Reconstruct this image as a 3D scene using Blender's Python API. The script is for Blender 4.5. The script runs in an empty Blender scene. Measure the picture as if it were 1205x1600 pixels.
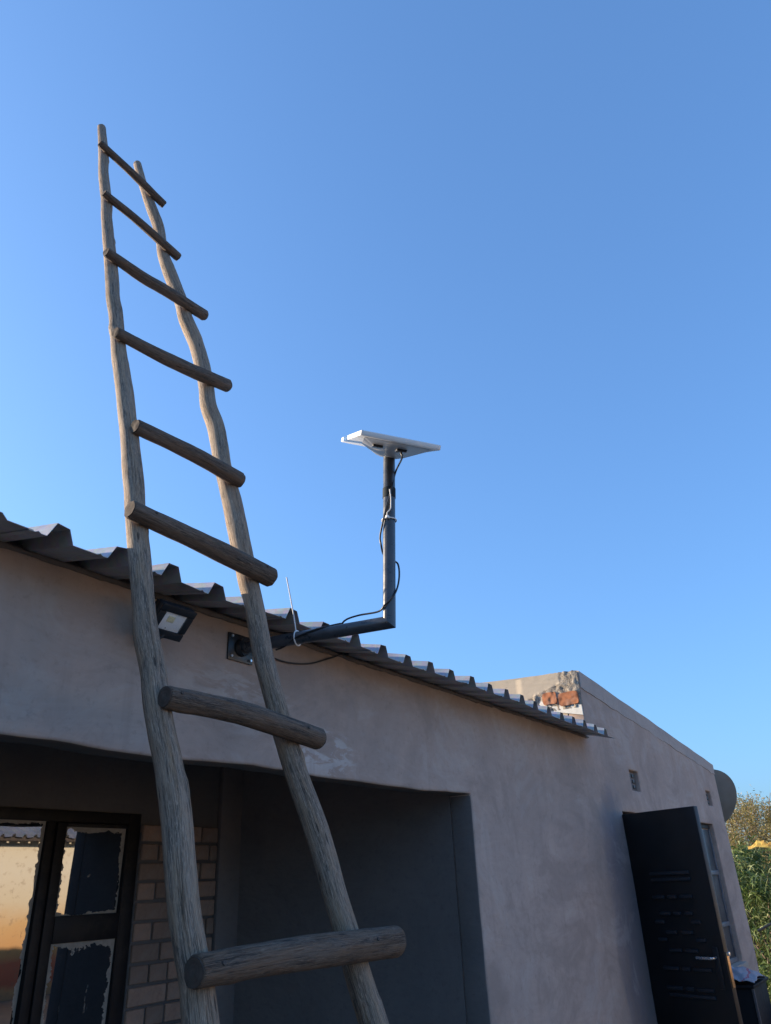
import bpy, bmesh, math, random
from mathutils import Vector, Matrix, noise
from math import radians, sin, cos, pi, sqrt

scene = bpy.context.scene
COL = scene.collection
random.seed(7)

# ------------------------------------------------------------------ camera
cam_d = bpy.data.cameras.new('camera')
cam = bpy.data.objects.new('camera', cam_d)
COL.objects.link(cam)
scene.camera = cam
CAMROT = ((0.5710483511, -0.3454922057, -0.7446736980), (-0.8198312259, -0.2866423433, -0.4956943898), (-0.0421964663, 0.8935722147, -0.4469319361))
cam.matrix_world = Matrix.Translation((0, 0, 1.6)) @ Matrix(CAMROT).to_4x4()
cam_d.sensor_fit = 'VERTICAL'
cam_d.sensor_height = 24
cam_d.lens = 17.5557
cam_d.clip_start = 0.05
cam_d.clip_end = 6000

# ------------------------------------------------------------------ sky and sun
SUN_AZ = 110.0      # counter-clockwise from +X
SUN_EL = 14.5
world = bpy.data.worlds.new('World')
scene.world = world
world.use_nodes = True
wn = world.node_tree.nodes; wl = world.node_tree.links
wn.clear()
wo = wn.new('ShaderNodeOutputWorld'); wb = wn.new('ShaderNodeBackground'); ws = wn.new('ShaderNodeTexSky')
ws.sky_type = 'NISHITA'
ws.sun_disc = False
ws.sun_elevation = radians(SUN_EL)
ws.sun_rotation = radians(90 - SUN_AZ)
ws.altitude = 0
ws.air_density = 1.0
ws.dust_density = 2.0
ws.ozone_density = 4.0
wb.inputs['Strength'].default_value = 0.086
# uniform tone and tint for the whole sky
def vmath(op, a, b):
    x = wn.new('ShaderNodeVectorMath'); x.operation = op
    wl.new(a, x.inputs[0])
    x.inputs[1].default_value = b
    return x.outputs[0]
sk = vmath('MULTIPLY', ws.outputs[0], (.1, .1, .1))
gm = wn.new('ShaderNodeGamma'); gm.inputs['Gamma'].default_value = .7
wl.new(sk, gm.inputs['Color'])
sk = vmath('MULTIPLY', gm.outputs[0], (1.091/.15, 1.588/.15, 2.169/.15))
wl.new(sk, wb.inputs[0]); wl.new(wb.outputs[0], wo.inputs[0])

sun_d = bpy.data.lights.new('sun', 'SUN')
sun_d.energy = 5.0
sun_d.angle = radians(0.5)
sun_d.color = (1.0, 0.80, 0.57)
sun = bpy.data.objects.new('sun', sun_d)
COL.objects.link(sun)
sdir = Vector((cos(radians(SUN_EL))*cos(radians(SUN_AZ)), cos(radians(SUN_EL))*sin(radians(SUN_AZ)), sin(radians(SUN_EL))))
sun.rotation_euler = sdir.to_track_quat('Z', 'Y').to_euler()
sun.location = (-5, 20, 12)

scene.view_settings.view_transform = 'Standard'
scene.view_settings.look = 'None'
scene.view_settings.exposure = 1.0
scene.view_settings.gamma = 1.0
scene.view_settings.use_curve_mapping = False
scene.cycles.max_bounces = 8
scene.cycles.use_denoising = True

# ------------------------------------------------------------------ helpers
def link_obj(name, me, mat=None, parent=None, smooth=None, loc=None):
    o = bpy.data.objects.new(name, me)
    COL.objects.link(o)
    if mat is not None and not me.materials: me.materials.append(mat)
    if parent: o.parent = parent
    if loc: o.location = loc
    if smooth is not None:
        me.polygons.foreach_set('use_smooth', [True]*len(me.polygons))
        me.set_sharp_from_angle(angle=radians(smooth))
    return o

def mesh(name, vs, fs):
    me = bpy.data.meshes.new(name)
    me.from_pydata([tuple(v) for v in vs], [], fs)
    me.update()
    return me

def fixn(me):
    bm = bmesh.new(); bm.from_mesh(me)
    bmesh.ops.recalc_face_normals(bm, faces=bm.faces)
    bm.to_mesh(me); bm.free()
    return me

def tag(o, label=None, cat=None, group=None, kind=None):
    if label: o['label'] = label
    if cat: o['category'] = cat
    if group: o['group'] = group
    if kind: o['kind'] = kind
    return o

def empty(name, loc, label, cat, group=None, rz=0):
    o = bpy.data.objects.new(name, None)
    COL.objects.link(o)
    o.location = loc; o.rotation_euler.z = rz
    o.empty_display_size = .1
    return tag(o, label, cat, group)

def box_me(sx, sy, sz, bev=0.0, seg=2, c=(0, 0, 0), M=None):
    bm = bmesh.new()
    bmesh.ops.create_cube(bm, size=1)
    bmesh.ops.scale(bm, verts=bm.verts, vec=(sx, sy, sz))
    if bev: bmesh.ops.bevel(bm, geom=bm.edges[:], offset=bev, segments=seg, profile=.5, affect='EDGES')
    bmesh.ops.translate(bm, verts=bm.verts, vec=c)
    if M is not None: bm.transform(M)
    me = bpy.data.meshes.new('box'); bm.to_mesh(me); bm.free()
    return me

def box(name, a, b, mat, parent, bev=0.0, seg=2, smooth=40):
    """box between two corners, in the parent's space (origin at its centre)"""
    c = [(a[i]+b[i])/2 for i in range(3)]
    me = box_me(abs(b[0]-a[0]), abs(b[1]-a[1]), abs(b[2]-a[2]), bev, seg)
    return link_obj(name, me, mat, parent, smooth, c)

def catmull(pts, step):
    """resample a polyline of (x,y,z,r) as a smooth curve"""
    P = [Vector(p) for p in pts]
    P = [P[0]*2-P[1]] + P + [P[-1]*2-P[-2]]
    out = []
    for i in range(1, len(P)-2):
        p0, p1, p2, p3 = P[i-1:i+3]
        n = max(1, int((p2.to_3d()-p1.to_3d()).length/step)) if len(p1) == 4 else max(1, int((p2-p1).length/step))
        for k in range(n):
            t = k/n
            out.append(0.5*((2*p1)+(p2-p0)*t+(2*p0-5*p1+4*p2-p3)*t*t+(3*p1-p0-3*p2+p3)*t**3))
    out.append(P[-2].copy())
    return out

def tube(name, pts, mat, parent, seg=12, step=.02, lump=0.0, seed=0, cap=True, capmat=None, smooth=50, capbev=0.0, raw=False, bark=0.0, knots=()):
    """tapered tube through (x,y,z,r); carries a point attribute 'fib' (cos, sin, length)"""
    S = pts if raw else catmull(pts, step)
    S = [Vector(p) for p in S]
    n = len(S)
    vs, fs, fib = [], [], []
    T0 = (S[1].to_3d()-S[0].to_3d()).normalized()
    ref = T0.orthogonal().normalized()
    L = 0
    for i in range(n):
        a = S[max(0, i-1)].to_3d(); b = S[min(n-1, i+1)].to_3d()
        T = (b-a).normalized()
        ref = (ref - T*ref.dot(T)).normalized()
        bi = T.cross(ref)
        if i: L += (S[i].to_3d()-S[i-1].to_3d()).length
        for k in range(seg):
            an = 2*pi*k/seg
            r = S[i][3]
            d = ref*cos(an)+bi*sin(an)
            p = S[i].to_3d()
            if lump:
                q = Vector((cos(an)*1.1, sin(an)*1.1, L*7+seed*3.7))
                r *= 1+lump*noise.noise(q)+lump*.45*noise.noise(Vector((cos(an)*2.5, sin(an)*2.5, L*26+seed)))
            if bark:
                r *= 1+bark*noise.noise(Vector((cos(an)*7, sin(an)*7, L*4+seed*9)))
            for (kl, ka, ks, kh) in knots:
                da = (an-ka+pi) % (2*pi)-pi
                dd = ((L-kl)/ks)**2+(da*S[i][3]/ks)**2
                r += kh*math.exp(-dd*1.2) - kh*1.5*math.exp(-dd*9)
            vs.append(p+d*r); fib.append((cos(an)+seed*5.3, sin(an)+seed*2.1, L))
    for i in range(n-1):
        for k in range(seg):
            k2 = (k+1) % seg
            fs.append((i*seg+k, i*seg+k2, (i+1)*seg+k2, (i+1)*seg+k))
    ncap = len(fs)
    if cap:
        fs.append(tuple(reversed(range(seg)))); fs.append(tuple(range((n-1)*seg, n*seg)))
    me = mesh(name, vs, fs)
    at = me.attributes.new('fib', 'FLOAT_VECTOR', 'POINT')
    at.data.foreach_set('vector', [c for f in fib for c in f])
    me.materials.append(mat)
    if capmat and cap:
        me.materials.append(capmat)
        for j in range(ncap, len(fs)): me.polygons[j].material_index = 1
    o = link_obj(name, me, None, parent, smooth)
    return o

# ---- node materials
class NT:
    def __init__(s, name):
        s.m = bpy.data.materials.new(name); s.m.use_nodes = True
        s.n = s.m.node_tree.nodes; s.l = s.m.node_tree.links
        s.b = s.n['Principled BSDF']
    def new(s, t, **kw):
        x = s.n.new(t)
        for k, v in kw.items(): setattr(x, k, v)
        return x
    def link(s, a, b): s.l.new(a, b)
    def obj(s): return s.new('ShaderNodeTexCoord').outputs['Object']
    def gen(s): return s.new('ShaderNodeTexCoord').outputs['Generated']
    def attr(s, name): return s.new('ShaderNodeAttribute', attribute_name=name).outputs['Vector']
    def map(s, v, scale=(1, 1, 1), loc=(0, 0, 0)):
        x = s.new('ShaderNodeMapping'); s.link(v, x.inputs[0])
        x.inputs['Scale'].default_value = scale; x.inputs['Location'].default_value = loc
        return x.outputs[0]
    def noise(s, v, scale=5, detail=6, rough=.6, dist=0):
        x = s.new('ShaderNodeTexNoise'); s.link(v, x.inputs['Vector'])
        x.inputs['Scale'].default_value = scale; x.inputs['Detail'].default_value = detail
        x.inputs['Roughness'].default_value = rough; x.inputs['Distortion'].default_value = dist
        return x.outputs['Fac']
    def vor(s, v, scale=5, feature='F1', out='Distance'):
        x = s.new('ShaderNodeTexVoronoi', feature=feature); s.link(v, x.inputs['Vector'])
        x.inputs['Scale'].default_value = scale
        return x.outputs[out]
    def ramp(s, f, stops, interp='LINEAR'):
        x = s.new('ShaderNodeValToRGB'); s.link(f, x.inputs[0])
        cr = x.color_ramp; cr.interpolation = interp
        while len(cr.elements) < len(stops): cr.elements.new(.5)
        for e, (p, c) in zip(cr.elements, stops):
            e.position = p
            e.color = (c, c, c, 1) if isinstance(c, (int, float)) else (*c, 1)
        return x.outputs[0]
    def mix(s, f, a, b, mode='MIX'):
        x = s.new('ShaderNodeMix', data_type='RGBA', blend_type=mode)
        for ii, v in ((0, f), (6, a), (7, b)):
            sock = x.inputs[ii]
            if isinstance(v, bpy.types.NodeSocket): s.link(v, sock)
            elif isinstance(v, (int, float)): sock.default_value = v if ii == 0 else (v, v, v, 1)
            else: sock.default_value = (*v, 1)
        return x.outputs[2]
    def math(s, op, a, b=0.0, clamp=False):
        x = s.new('ShaderNodeMath', operation=op, use_clamp=clamp)
        for i, v in enumerate((a, b)):
            if isinstance(v, bpy.types.NodeSocket): s.link(v, x.inputs[i])
            else: x.inputs[i].default_value = v
        return x.outputs[0]
    def sep(s, v):
        x = s.new('ShaderNodeSeparateXYZ'); s.link(v, x.inputs[0]); return x.outputs
    def out(s, col=None, rough=None, metal=None, bumps=(), spec=None):
        for nm, v in (('Base Color', col), ('Roughness', rough), ('Metallic', metal), ('Specular IOR Level', spec)):
            if v is None: continue
            if isinstance(v, bpy.types.NodeSocket): s.link(v, s.b.inputs[nm])
            elif isinstance(v, (tuple, list)): s.b.inputs[nm].default_value = (*v, 1)
            else: s.b.inputs[nm].default_value = v
        prev = None
        for h, st, dist in bumps:
            x = s.new('ShaderNodeBump'); x.inputs['Strength'].default_value = st; x.inputs['Distance'].default_value = dist
            s.link(h, x.inputs['Height'])
            if prev: s.link(prev, x.inputs['Normal'])
            prev = x.outputs[0]
        if prev: s.link(prev, s.b.inputs['Normal'])
        return s.m

def gauss_mask(n, v, cx, cz, sx, sz, rough_noise=None, amt=.5):
    """soft irregular blotch on the X/Z face (stains, patches and the painted door shade)"""
    s = n.sep(v)
    dx = n.math('DIVIDE', n.math('SUBTRACT', s[0], cx), sx)
    dz = n.math('DIVIDE', n.math('SUBTRACT', s[2], cz), sz)
    d = n.math('ADD', n.math('MULTIPLY', dx, dx), n.math('MULTIPLY', dz, dz))
    if rough_noise is not None: d = n.math('ADD', d, n.math('MULTIPLY', n.math('SUBTRACT', rough_noise, .5), amt))
    return n.ramp(d, [(0, 1), (.45, .75), (1, 0)], 'EASE')

def mat_plaster(name, base, vary, seedv=0, stain_shade=True, rough=.9):
    n = NT(name)
    v = n.map(n.obj(), loc=(seedv, seedv*.7, seedv*.3))
    big = n.noise(v, .9, 5, .55, .6)
    mid = n.noise(v, 3.2, 8, .62, .8)
    fine = n.noise(v, 38, 8, .7)
    trowel = n.noise(n.map(v, (1.0, 1, 3.2)), 2.6, 7, .6, 2.2)
    c = n.mix(n.ramp(big, [(.35, 0), (.65, 1)]), tuple(x*(1-vary) for x in base), tuple(x*(1+vary) for x in base))
    c = n.mix(n.ramp(mid, [(.36, 0), (.66, .7)]), c, (base[0]*1.22, base[1]*1.17, base[2]*1.13))
    c = n.mix(n.math('MULTIPLY', n.ramp(trowel, [(.40, 0), (.5, 1), (.60, 0)]), .16), c, tuple(x*.72 for x in base))
    c = n.mix(n.math('MULTIPLY', n.ramp(fine, [(.32, 1), (.45, 0)]), .4), c, tuple(x*.62 for x in base))
    # pin holes and dark nicks
    pits = n.ramp(n.vor(n.map(v, (1, 1, 1)), 16), [(.02, 1), (.05, 0)])
    pm = n.math('MULTIPLY', pits, n.ramp(n.noise(v, 2.3, 3), [(.5, 0), (.62, 1)]))
    c = n.mix(n.math('MULTIPLY', pm, .6), c, tuple(x*.4 for x in base))
    # hairline cracks
    vd = n.new('ShaderNodeVectorMath', operation='ADD')
    nz = n.new('ShaderNodeTexNoise'); n.link(v, nz.inputs['Vector']); nz.inputs['Scale'].default_value = 3; nz.inputs['Detail'].default_value = 6
    sc = n.new('ShaderNodeVectorMath', operation='SCALE'); n.link(nz.outputs['Color'], sc.inputs[0]); sc.inputs['Scale'].default_value = .5
    n.link(v, vd.inputs[0]); n.link(sc.outputs[0], vd.inputs[1])
    cr = n.ramp(n.vor(vd.outputs[0], 1.1, 'DISTANCE_TO_EDGE'), [(.0, 1), (.006, 0)])
    crm = n.math('MULTIPLY', cr, n.ramp(n.noise(v, .8, 3), [(.52, 0), (.6, 1)]))
    c = n.mix(n.math('MULTIPLY', crm, .12), c, tuple(x*.45 for x in base))
    if stain_shade:
        o = n.obj()
        nn = n.noise(n.map(o, (1.5, 1, 1)), 3, 6, .6, .5)
        # contact shade of the open door painted bluish beside its jamb, damp patches, patched plaster
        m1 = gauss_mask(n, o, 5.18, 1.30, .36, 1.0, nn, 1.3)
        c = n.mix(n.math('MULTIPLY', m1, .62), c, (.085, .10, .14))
        m2 = gauss_mask(n, o, 3.85, 1.95, .22, .28, nn, 1.2)
        c = n.mix(n.math('MULTIPLY', m2, .25), c, tuple(x*.62 for x in base))
        # rain runs and a browner zone that grows towards the wall top
        s = n.sep(o)
        run = n.noise(n.map(o, (7, 1, .5)), 2.5, 6, .6)
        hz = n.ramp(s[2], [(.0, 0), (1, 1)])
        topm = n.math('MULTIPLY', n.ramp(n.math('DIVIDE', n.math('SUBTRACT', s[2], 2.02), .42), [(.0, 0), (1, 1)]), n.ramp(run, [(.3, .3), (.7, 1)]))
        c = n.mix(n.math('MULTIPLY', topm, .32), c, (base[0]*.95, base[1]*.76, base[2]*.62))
        # pale scraped patch over the lintel, and old drips
        pt = n.noise(n.map(o, (5, 1, 16)), 1.5, 6, .65, .8)
        m4 = n.math('MULTIPLY', gauss_mask(n, o, 2.16, 2.04, .26, .10, nn, .9), n.ramp(pt, [(.46, 0), (.52, 1)]))
        c = n.mix(n.math('MULTIPLY', m4, .55), c, (.56, .54, .52))
        m5 = n.math('MULTIPLY', gauss_mask(n, o, 1.75, 2.16, .30, .12, nn, .9), n.ramp(pt, [(.44, 0), (.5, 1)]))
        c = n.mix(n.math('MULTIPLY', m5, .3), c, (.55, .53, .5))
        blot = n.noise(n.map(o, (1, 1, 1.4), (4, 0, 2)), 1.7, 7, .68, 1.2)
        c = n.mix(n.math('MULTIPLY', n.ramp(blot, [(.40, 1), (.49, 0)]), .38), c, tuple(x*.62 for x in base))
        c = n.mix(n.math('MULTIPLY', n.ramp(blot, [(.54, 0), (.62, 1)]), .22), c, (.50, .46, .43))
        m3 = n.math('MULTIPLY', n.ramp(n.noise(n.map(o, (9, 1, .35)), 1.7, 5, .6), [(.55, 0), (.68, 1)]), n.ramp(mid, [(.4, 0), (.6, 1)]))
        c = n.mix(n.math('MULTIPLY', m3, .28), c, tuple(x*.55 for x in base))
    return n.out(c, n.ramp(mid, [(0, rough-.12), (1, rough)]), bumps=((big, .35, .05), (trowel, .16, .010), (mid, .32, .014), (fine, .35, .002), (n.math('MULTIPLY', pm, -1), .5, .003)), spec=.3)

def mat_wood(name, pale, dark, warm, grey_top=None):
    n = NT(name)
    a = n.attr('fib')
    fib = n.noise(n.map(a, (7, 7, 3.0)), 3.0, 8, .65, .4)
    fine = n.noise(n.map(a, (30, 30, 9)), 2.2, 8, .7)
    mid = n.noise(n.map(a, (1.2, 1.2, 5)), 1.6, 6, .6, .5)
    big = n.noise(n.map(a, (.5, .5, 1.4)), 1.5, 4)
    c = n.mix(n.ramp(fib, [(.34, 0), (.62, 1)]), dark, pale)
    fl1 = n.noise(n.map(a, (15, 15, 58)), 1.0, 4, .65, .3); fl2 = n.noise(n.map(a, (8, 8, 24), (3, 1, 7)), 1.0, 6, .72, .5)
    c = n.mix(n.math('MULTIPLY', n.ramp(fl1, [(.52, 0), (.62, 1)]), .6), c, tuple(min(.7, x*1.55) for x in pale))
    c = n.mix(n.math('MULTIPLY', n.ramp(fl2, [(.40, 1), (.49, 0)]), .75), c, tuple(x*.5 for x in dark))
    c = n.mix(n.ramp(mid, [(.42, 0), (.68, .75)]), c, warm)
    c = n.mix(n.math('MULTIPLY', n.ramp(big, [(.45, 0), (.7, 1)]), .45), c, tuple(x*1.25 for x in pale))
    c = n.mix(n.math('MULTIPLY', n.ramp(fine, [(.3, 1), (.5, 0)]), .5), c, tuple(x*.45 for x in dark))
    crack = n.ramp(n.noise(n.map(a, (3.2, 3.2, 1.1)), 2.0, 5, .55, .3), [(.478, 0), (.492, 1), (.506, 0)])
    cm = n.math('MULTIPLY', crack, n.ramp(n.noise(n.map(a, (1, 1, 4)), 1.5, 3), [(.45, 0), (.56, 1)]))
    c = n.mix(n.math('MULTIPLY', cm, .85), c, (.018, .014, .012))
    # small dark knots
    kv = n.vor(n.map(a, (.8, .8, 5)), 1.6)
    kn = n.ramp(kv, [(.09, 1), (.15, 0)])
    c = n.mix(n.math('MULTIPLY', kn, .8), c, (.03, .02, .015))
    flake = n.ramp(n.noise(n.map(a, (4, 4, 14)), 2.5, 5, .7), [(.62, 0), (.7, 1)])
    c = n.mix(n.math('MULTIPLY', flake, .4), c, tuple(min(.6, x*1.7) for x in pale))
    return n.out(c, n.ramp(mid, [(0, .62), (1, .85)]), bumps=((fib, .6, .004), (fl1, .5, .002), (fl2, .5, .004), (fine, .5, .0015), (n.math('MULTIPLY', cm, -1), .8, .004), (mid, .4, .006)), spec=.35)

def mat_simple(name, col, rough=.5, metal=0.0, nscale=20, amt=.25, bump=.15, dirt=None, spec=.5):
    n = NT(name)
    v = n.obj()
    a = n.noise(v, nscale, 6, .6)
    b = n.noise(v, nscale*6, 4, .6)
    c = n.mix(n.ramp(a, [(.3, 0), (.7, 1)]), tuple(x*(1-amt) for x in col), tuple(min(1, x*(1+amt)) for x in col))
    if dirt: c = n.mix(n.math('MULTIPLY', n.ramp(n.noise(v, nscale*.6, 6, .7), [(.5, 0), (.66, 1)]), .6), c, dirt)
    return n.out(c, n.ramp(a, [(.2, max(0, rough-.1)), (.8, min(1, rough+.12))]), metal, bumps=((b, bump, .001),), spec=spec)

M = {}
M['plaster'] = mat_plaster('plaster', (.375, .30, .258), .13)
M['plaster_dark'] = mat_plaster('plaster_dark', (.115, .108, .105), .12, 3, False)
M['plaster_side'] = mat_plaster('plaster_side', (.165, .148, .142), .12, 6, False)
M['dark_cement'] = mat_plaster('dark_cement', (.13, .11, .095), .25, 15, False)
M['coping'] = mat_plaster('coping', (.36, .31, .28), .12, 19, False)
M['cement'] = mat_plaster('cement', (.33, .30, .265), .12, 9, False)
M['cream_cement'] = mat_plaster('cream_cement', (.42, .36, .28), .08, 12, False)
M['rail_wood'] = mat_wood('rail_wood', (.37, .28, .205), (.075, .056, .043), (.38, .25, .15))
M['rung_wood'] = mat_wood('rung_wood', (.19, .138, .10), (.035, .025, .019), (.20, .115, .065))
M['black_paint'] = mat_simple('black_paint', (.018, .020, .024), .32, 0, 30, .3, .1)
M['pole_paint'] = mat_simple('pole_paint', (.048, .052, .060), .30, .1, 26, .3, .15, spec=.6)
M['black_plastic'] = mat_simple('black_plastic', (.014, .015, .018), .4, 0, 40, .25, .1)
M['white_plastic'] = mat_simple('white_plastic', (.78, .77, .76), .42, 0, 12, .04, .05)
M['grey_plastic'] = mat_simple('grey_plastic', (.34, .335, .34), .5, 0, 12, .06, .05)
M['steel_bolt'] = mat_simple('steel_bolt', (.75, .75, .75), .3, .9, 60, .1, .1)
M['cabinet_black'] = mat_simple('cabinet_black', (.008, .008, .010), .6, 0, 30, .3, .1, spec=.2)
M['brass'] = mat_simple('brass', (.62, .36, .16), .4, .7, 60, .2, .1)
M['chrome'] = mat_simple('chrome', (.6, .6, .62), .25, .9, 60, .1, .1)
M['window_steel'] = mat_simple('window_steel', (.008, .008, .010), .55, 0, 22, .4, .4, dirt=(.025, .022, .02), spec=.3)
M['door_steel'] = mat_simple('door_steel', (.007, .007, .008), .42, 0, 9, .4, .1)
M['door_bar'] = mat_simple('door_bar', (.022, .024, .030), .3, 0, 9, .3, .1)
M['dish_grey'] = mat_simple('dish_grey', (.14, .16, .165), .5, .1, 8, .15, .1)
M['timber_dark'] = mat_simple('timber_dark', (.07, .055, .045), .85, 0, 18, .35, .6)
M['cloth'] = mat_simple('cloth', (.30, .30, .34), .9, 0, 60, .15, .5)
M['cloth_pink'] = mat_simple('cloth_pink', (.36, .13, .17), .9, 0, 60, .2, .5)
M['sack'] = mat_simple('sack', (.035, .036, .045), .35, 0, 14, .5, .5, spec=.6)

def mat_roof():
    n = NT('galvanised_sheet')
    v = n.obj()
    sp = n.vor(v, 60, 'F1', 'Color')
    a = n.noise(n.map(v, (6, .7, 6)), 2, 6, .6)
    r = n.noise(n.map(v, (10, 1, 10)), 1.2, 6, .7)
    c = n.mix(n.ramp(a, [(.3, 0), (.7, 1)]), (.27, .275, .29), (.42, .425, .44))
    c = n.mix(.1, c, sp, 'OVERLAY')
    c = n.mix(n.math('MULTIPLY', n.ramp(r, [(.56, 0), (.7, 1)]), .5), c, (.22, .17, .13))
    return n.out(c, n.ramp(a, [(.2, .42), (.8, .62)]), .55, bumps=((a, .12, .004),))
M['roof'] = mat_roof()

def mat_brick(name, base):
    n = NT(name)
    v = n.obj()
    oi = n.new('ShaderNodeObjectInfo').outputs['Random']
    a = n.noise(v, 40, 6, .65); b = n.noise(v, 220, 4, .7); d = n.noise(v, 14, 4)
    c = n.mix(oi, tuple(x*.72 for x in base), (base[0]*1.22, base[1]*1.12, base[2]*1.05))
    c = n.mix(n.ramp(a, [(.35, 0), (.7, .6)]), c, tuple(x*.6 for x in base))
    c = n.mix(n.math('MULTIPLY', n.ramp(d, [(.5, 0), (.7, 1)]), .35), c, (.33, .30, .26))
    return n.out(c, .9, bumps=((a, .4, .004), (b, .4, .0012)), spec=.25)
M['face_brick'] = mat_brick('face_brick', (.30, .215, .17))
M['raw_brick'] = mat_brick('raw_brick', (.44, .18, .09))

def mat_rubble():
    n = NT('rubble_mortar')
    v = n.obj()
    a = n.noise(v, 22, 9, .75, .4); b = n.noise(v, 70, 6, .7)
    c = n.mix(n.ramp(a, [(.33, 0), (.62, 1)]), (.20, .165, .13), (.50, .44, .36))
    return n.out(c, .95, bumps=((a, 1.0, .03), (b, .6, .004)), spec=.2)
M['rubble'] = mat_rubble()

def mat_pane(name, seed, smear):
    """dirty reflective glass with cement and paint left along its edges"""
    n = NT(name)
    g = n.gen(); s = n.sep(g)
    v = n.map(n.obj(), loc=(seed, 0, seed))
    ex = n.math('MINIMUM', s[0], n.math('SUBTRACT', 1.0, s[0]))
    ez = n.math('MINIMUM', s[2], n.math('SUBTRACT', 1.0, s[2]))
    ez = n.math('MULTIPLY', ez, 1.3)
    e = n.math('MINIMUM', ex, ez)
    nz = n.noise(v, 9, 8, .7, .3); n2 = n.noise(v, 45, 4, .6)
    th = n.math('MULTIPLY', n.math('SUBTRACT', nz, .33), smear)
    m = n.math('GREATER_THAN', th, e)
    # thumb-sized splashes inside the pane
    sp = n.math('MULTIPLY', n.ramp(n.vor(n.map(v, (1, 1, .75)), 9), [(.10, 1), (.14, 0)]), n.ramp(n.noise(v, 5, 2), [(.54, 0), (.58, 1)]))
    runs = n.math('MULTIPLY', n.ramp(n.noise(n.map(v, (30, 1, 6)), 1, 4), [(.66, 0), (.71, 1)]), .55)
    m = n.math('MAXIMUM', m, n.math('MULTIPLY', sp, .75))
    m = n.math('MAXIMUM', m, runs)
    n.out((.27, .27, .285), .012, 1.0)
    b2 = n.new('ShaderNodeBsdfPrincipled')
    n.link(n.mix(n2, (.20, .18, .16), (.42, .38, .32)), b2.inputs['Base Color'])
    b2.inputs['Roughness'].default_value = .9
    ms = n.new('ShaderNodeMixShader'); n.link(m, ms.inputs[0])
    n.link(n.b.outputs[0], ms.inputs[1]); n.link(b2.outputs[0], ms.inputs[2])
    n.link(ms.outputs[0], n.n['Material Output'].inputs[0])
    return n.m

def mat_opposite():
    """limewashed wall, red-oxide dado with splashes, ochre band rising from it"""
    n = NT('limewash')
    v = n.obj(); s = n.sep(v)
    a = n.noise(v, 2.0, 8, .65, .5); b = n.noise(v, 11, 6, .7)
    z = n.math('ADD', n.math('ADD', s[2], 1.08), n.math('MULTIPLY', n.math('SUBTRACT', a, .5), .25))
    c = n.ramp(n.math('DIVIDE', z, 2.2), [(.0, (.42, .26, .15)), (.05, (.55, .30, .14)), (.09, (.52, .15, .08)), (.20, (.55, .17, .09)), (.25, (.62, .33, .13)), (.42, (.66, .42, .19)), (.56, (.68, .58, .40)), (.75, (.70, .63, .48))])
    c = n.mix(n.math('MULTIPLY', n.ramp(b, [(.56, 0), (.64, 1)]), .4), c, (.30, .20, .12))
    dr = n.ramp(n.noise(n.map(v, (5, 1, 1.2)), 4, 5), [(.66, 0), (.72, 1)])
    c = n.mix(n.math('MULTIPLY', dr, .5), c, (.36, .25, .15))
    return n.out(c, .9, bumps=((b, .3, .006),))
M['limewash'] = mat_opposite()

def mat_ground():
    n = NT('dusty_soil')
    v = n.obj()
    a = n.noise(v, .6, 8, .6); b = n.noise(v, 9, 8, .7); c2 = n.noise(v, 60, 4, .7)
    c = n.mix(n.ramp(a, [(.3, 0), (.7, 1)]), (.24, .18, .13), (.36, .29, .22))
    c = n.mix(n.math('MULTIPLY', n.ramp(b, [(.55, 0), (.7, 1)]), .5), c, (.16, .13, .09))
    return n.out(c, .95, bumps=((b, .5, .03), (c2, .4, .006)), spec=.2)
M['soil'] = mat_ground()

def mat_leaf(name, c1, c2, c3):
    n = NT(name)
    oi = n.attr('tint'); s = n.sep(oi)
    c = n.mix(s[0], c1, c2)
    c = n.mix(n.ramp(s[1], [(.72, 0), (.9, 1)]), c, c3)
    n.out(c, .5, spec=.4)
    n.b.inputs['Transmission Weight'].default_value = 0.0
    tr = n.new('ShaderNodeBsdfTranslucent'); n.link(c, tr.inputs['Color'])
    ms = n.new('ShaderNodeMixShader'); ms.inputs[0].default_value = .35
    n.link(n.b.outputs[0], ms.inputs[1]); n.link(tr.outputs[0], ms.inputs[2])
    n.link(ms.outputs[0], n.n['Material Output'].inputs[0])
    return n.m
M['leaf_green'] = mat_leaf('leaf_green', (.045, .085, .02), (.13, .19, .05), (.34, .38, .17))
M['leaf_gold'] = mat_leaf('leaf_gold', (.16, .15, .04), (.32, .25, .09), (.42, .30, .16))
M['leaf_dry'] = mat_simple('leaf_dry', (.60, .42, .09), .6, 0, 24, .45, .6, dirt=(.48, .15, .02))
M['twig'] = mat_simple('twig', (.16, .12, .09), .85, 0, 30, .3, .5)

# ------------------------------------------------------------------ ground
gv, gf = [], []
rings = [0, 3, 6, 10, 16, 30, 70, 200, 700, 2500]
SEG = 48
gv.append((0, 0, 0))
for r in rings[1:]:
    for k in range(SEG):
        a = 2*pi*k/SEG
        gv.append((r*cos(a), r*sin(a), 0))
for k in range(SEG): gf.append((0, 1+k, 1+(k+1) % SEG))
for i in range(len(rings)-2):
    for k in range(SEG):
        a = 1+i*SEG; k2 = (k+1) % SEG
        gf.append((a+k, a+SEG+k, a+SEG+k2, a+k2))
g = link_obj('ground', mesh('ground', gv, gf), M['soil'])
tag(g, kind='structure')

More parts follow.
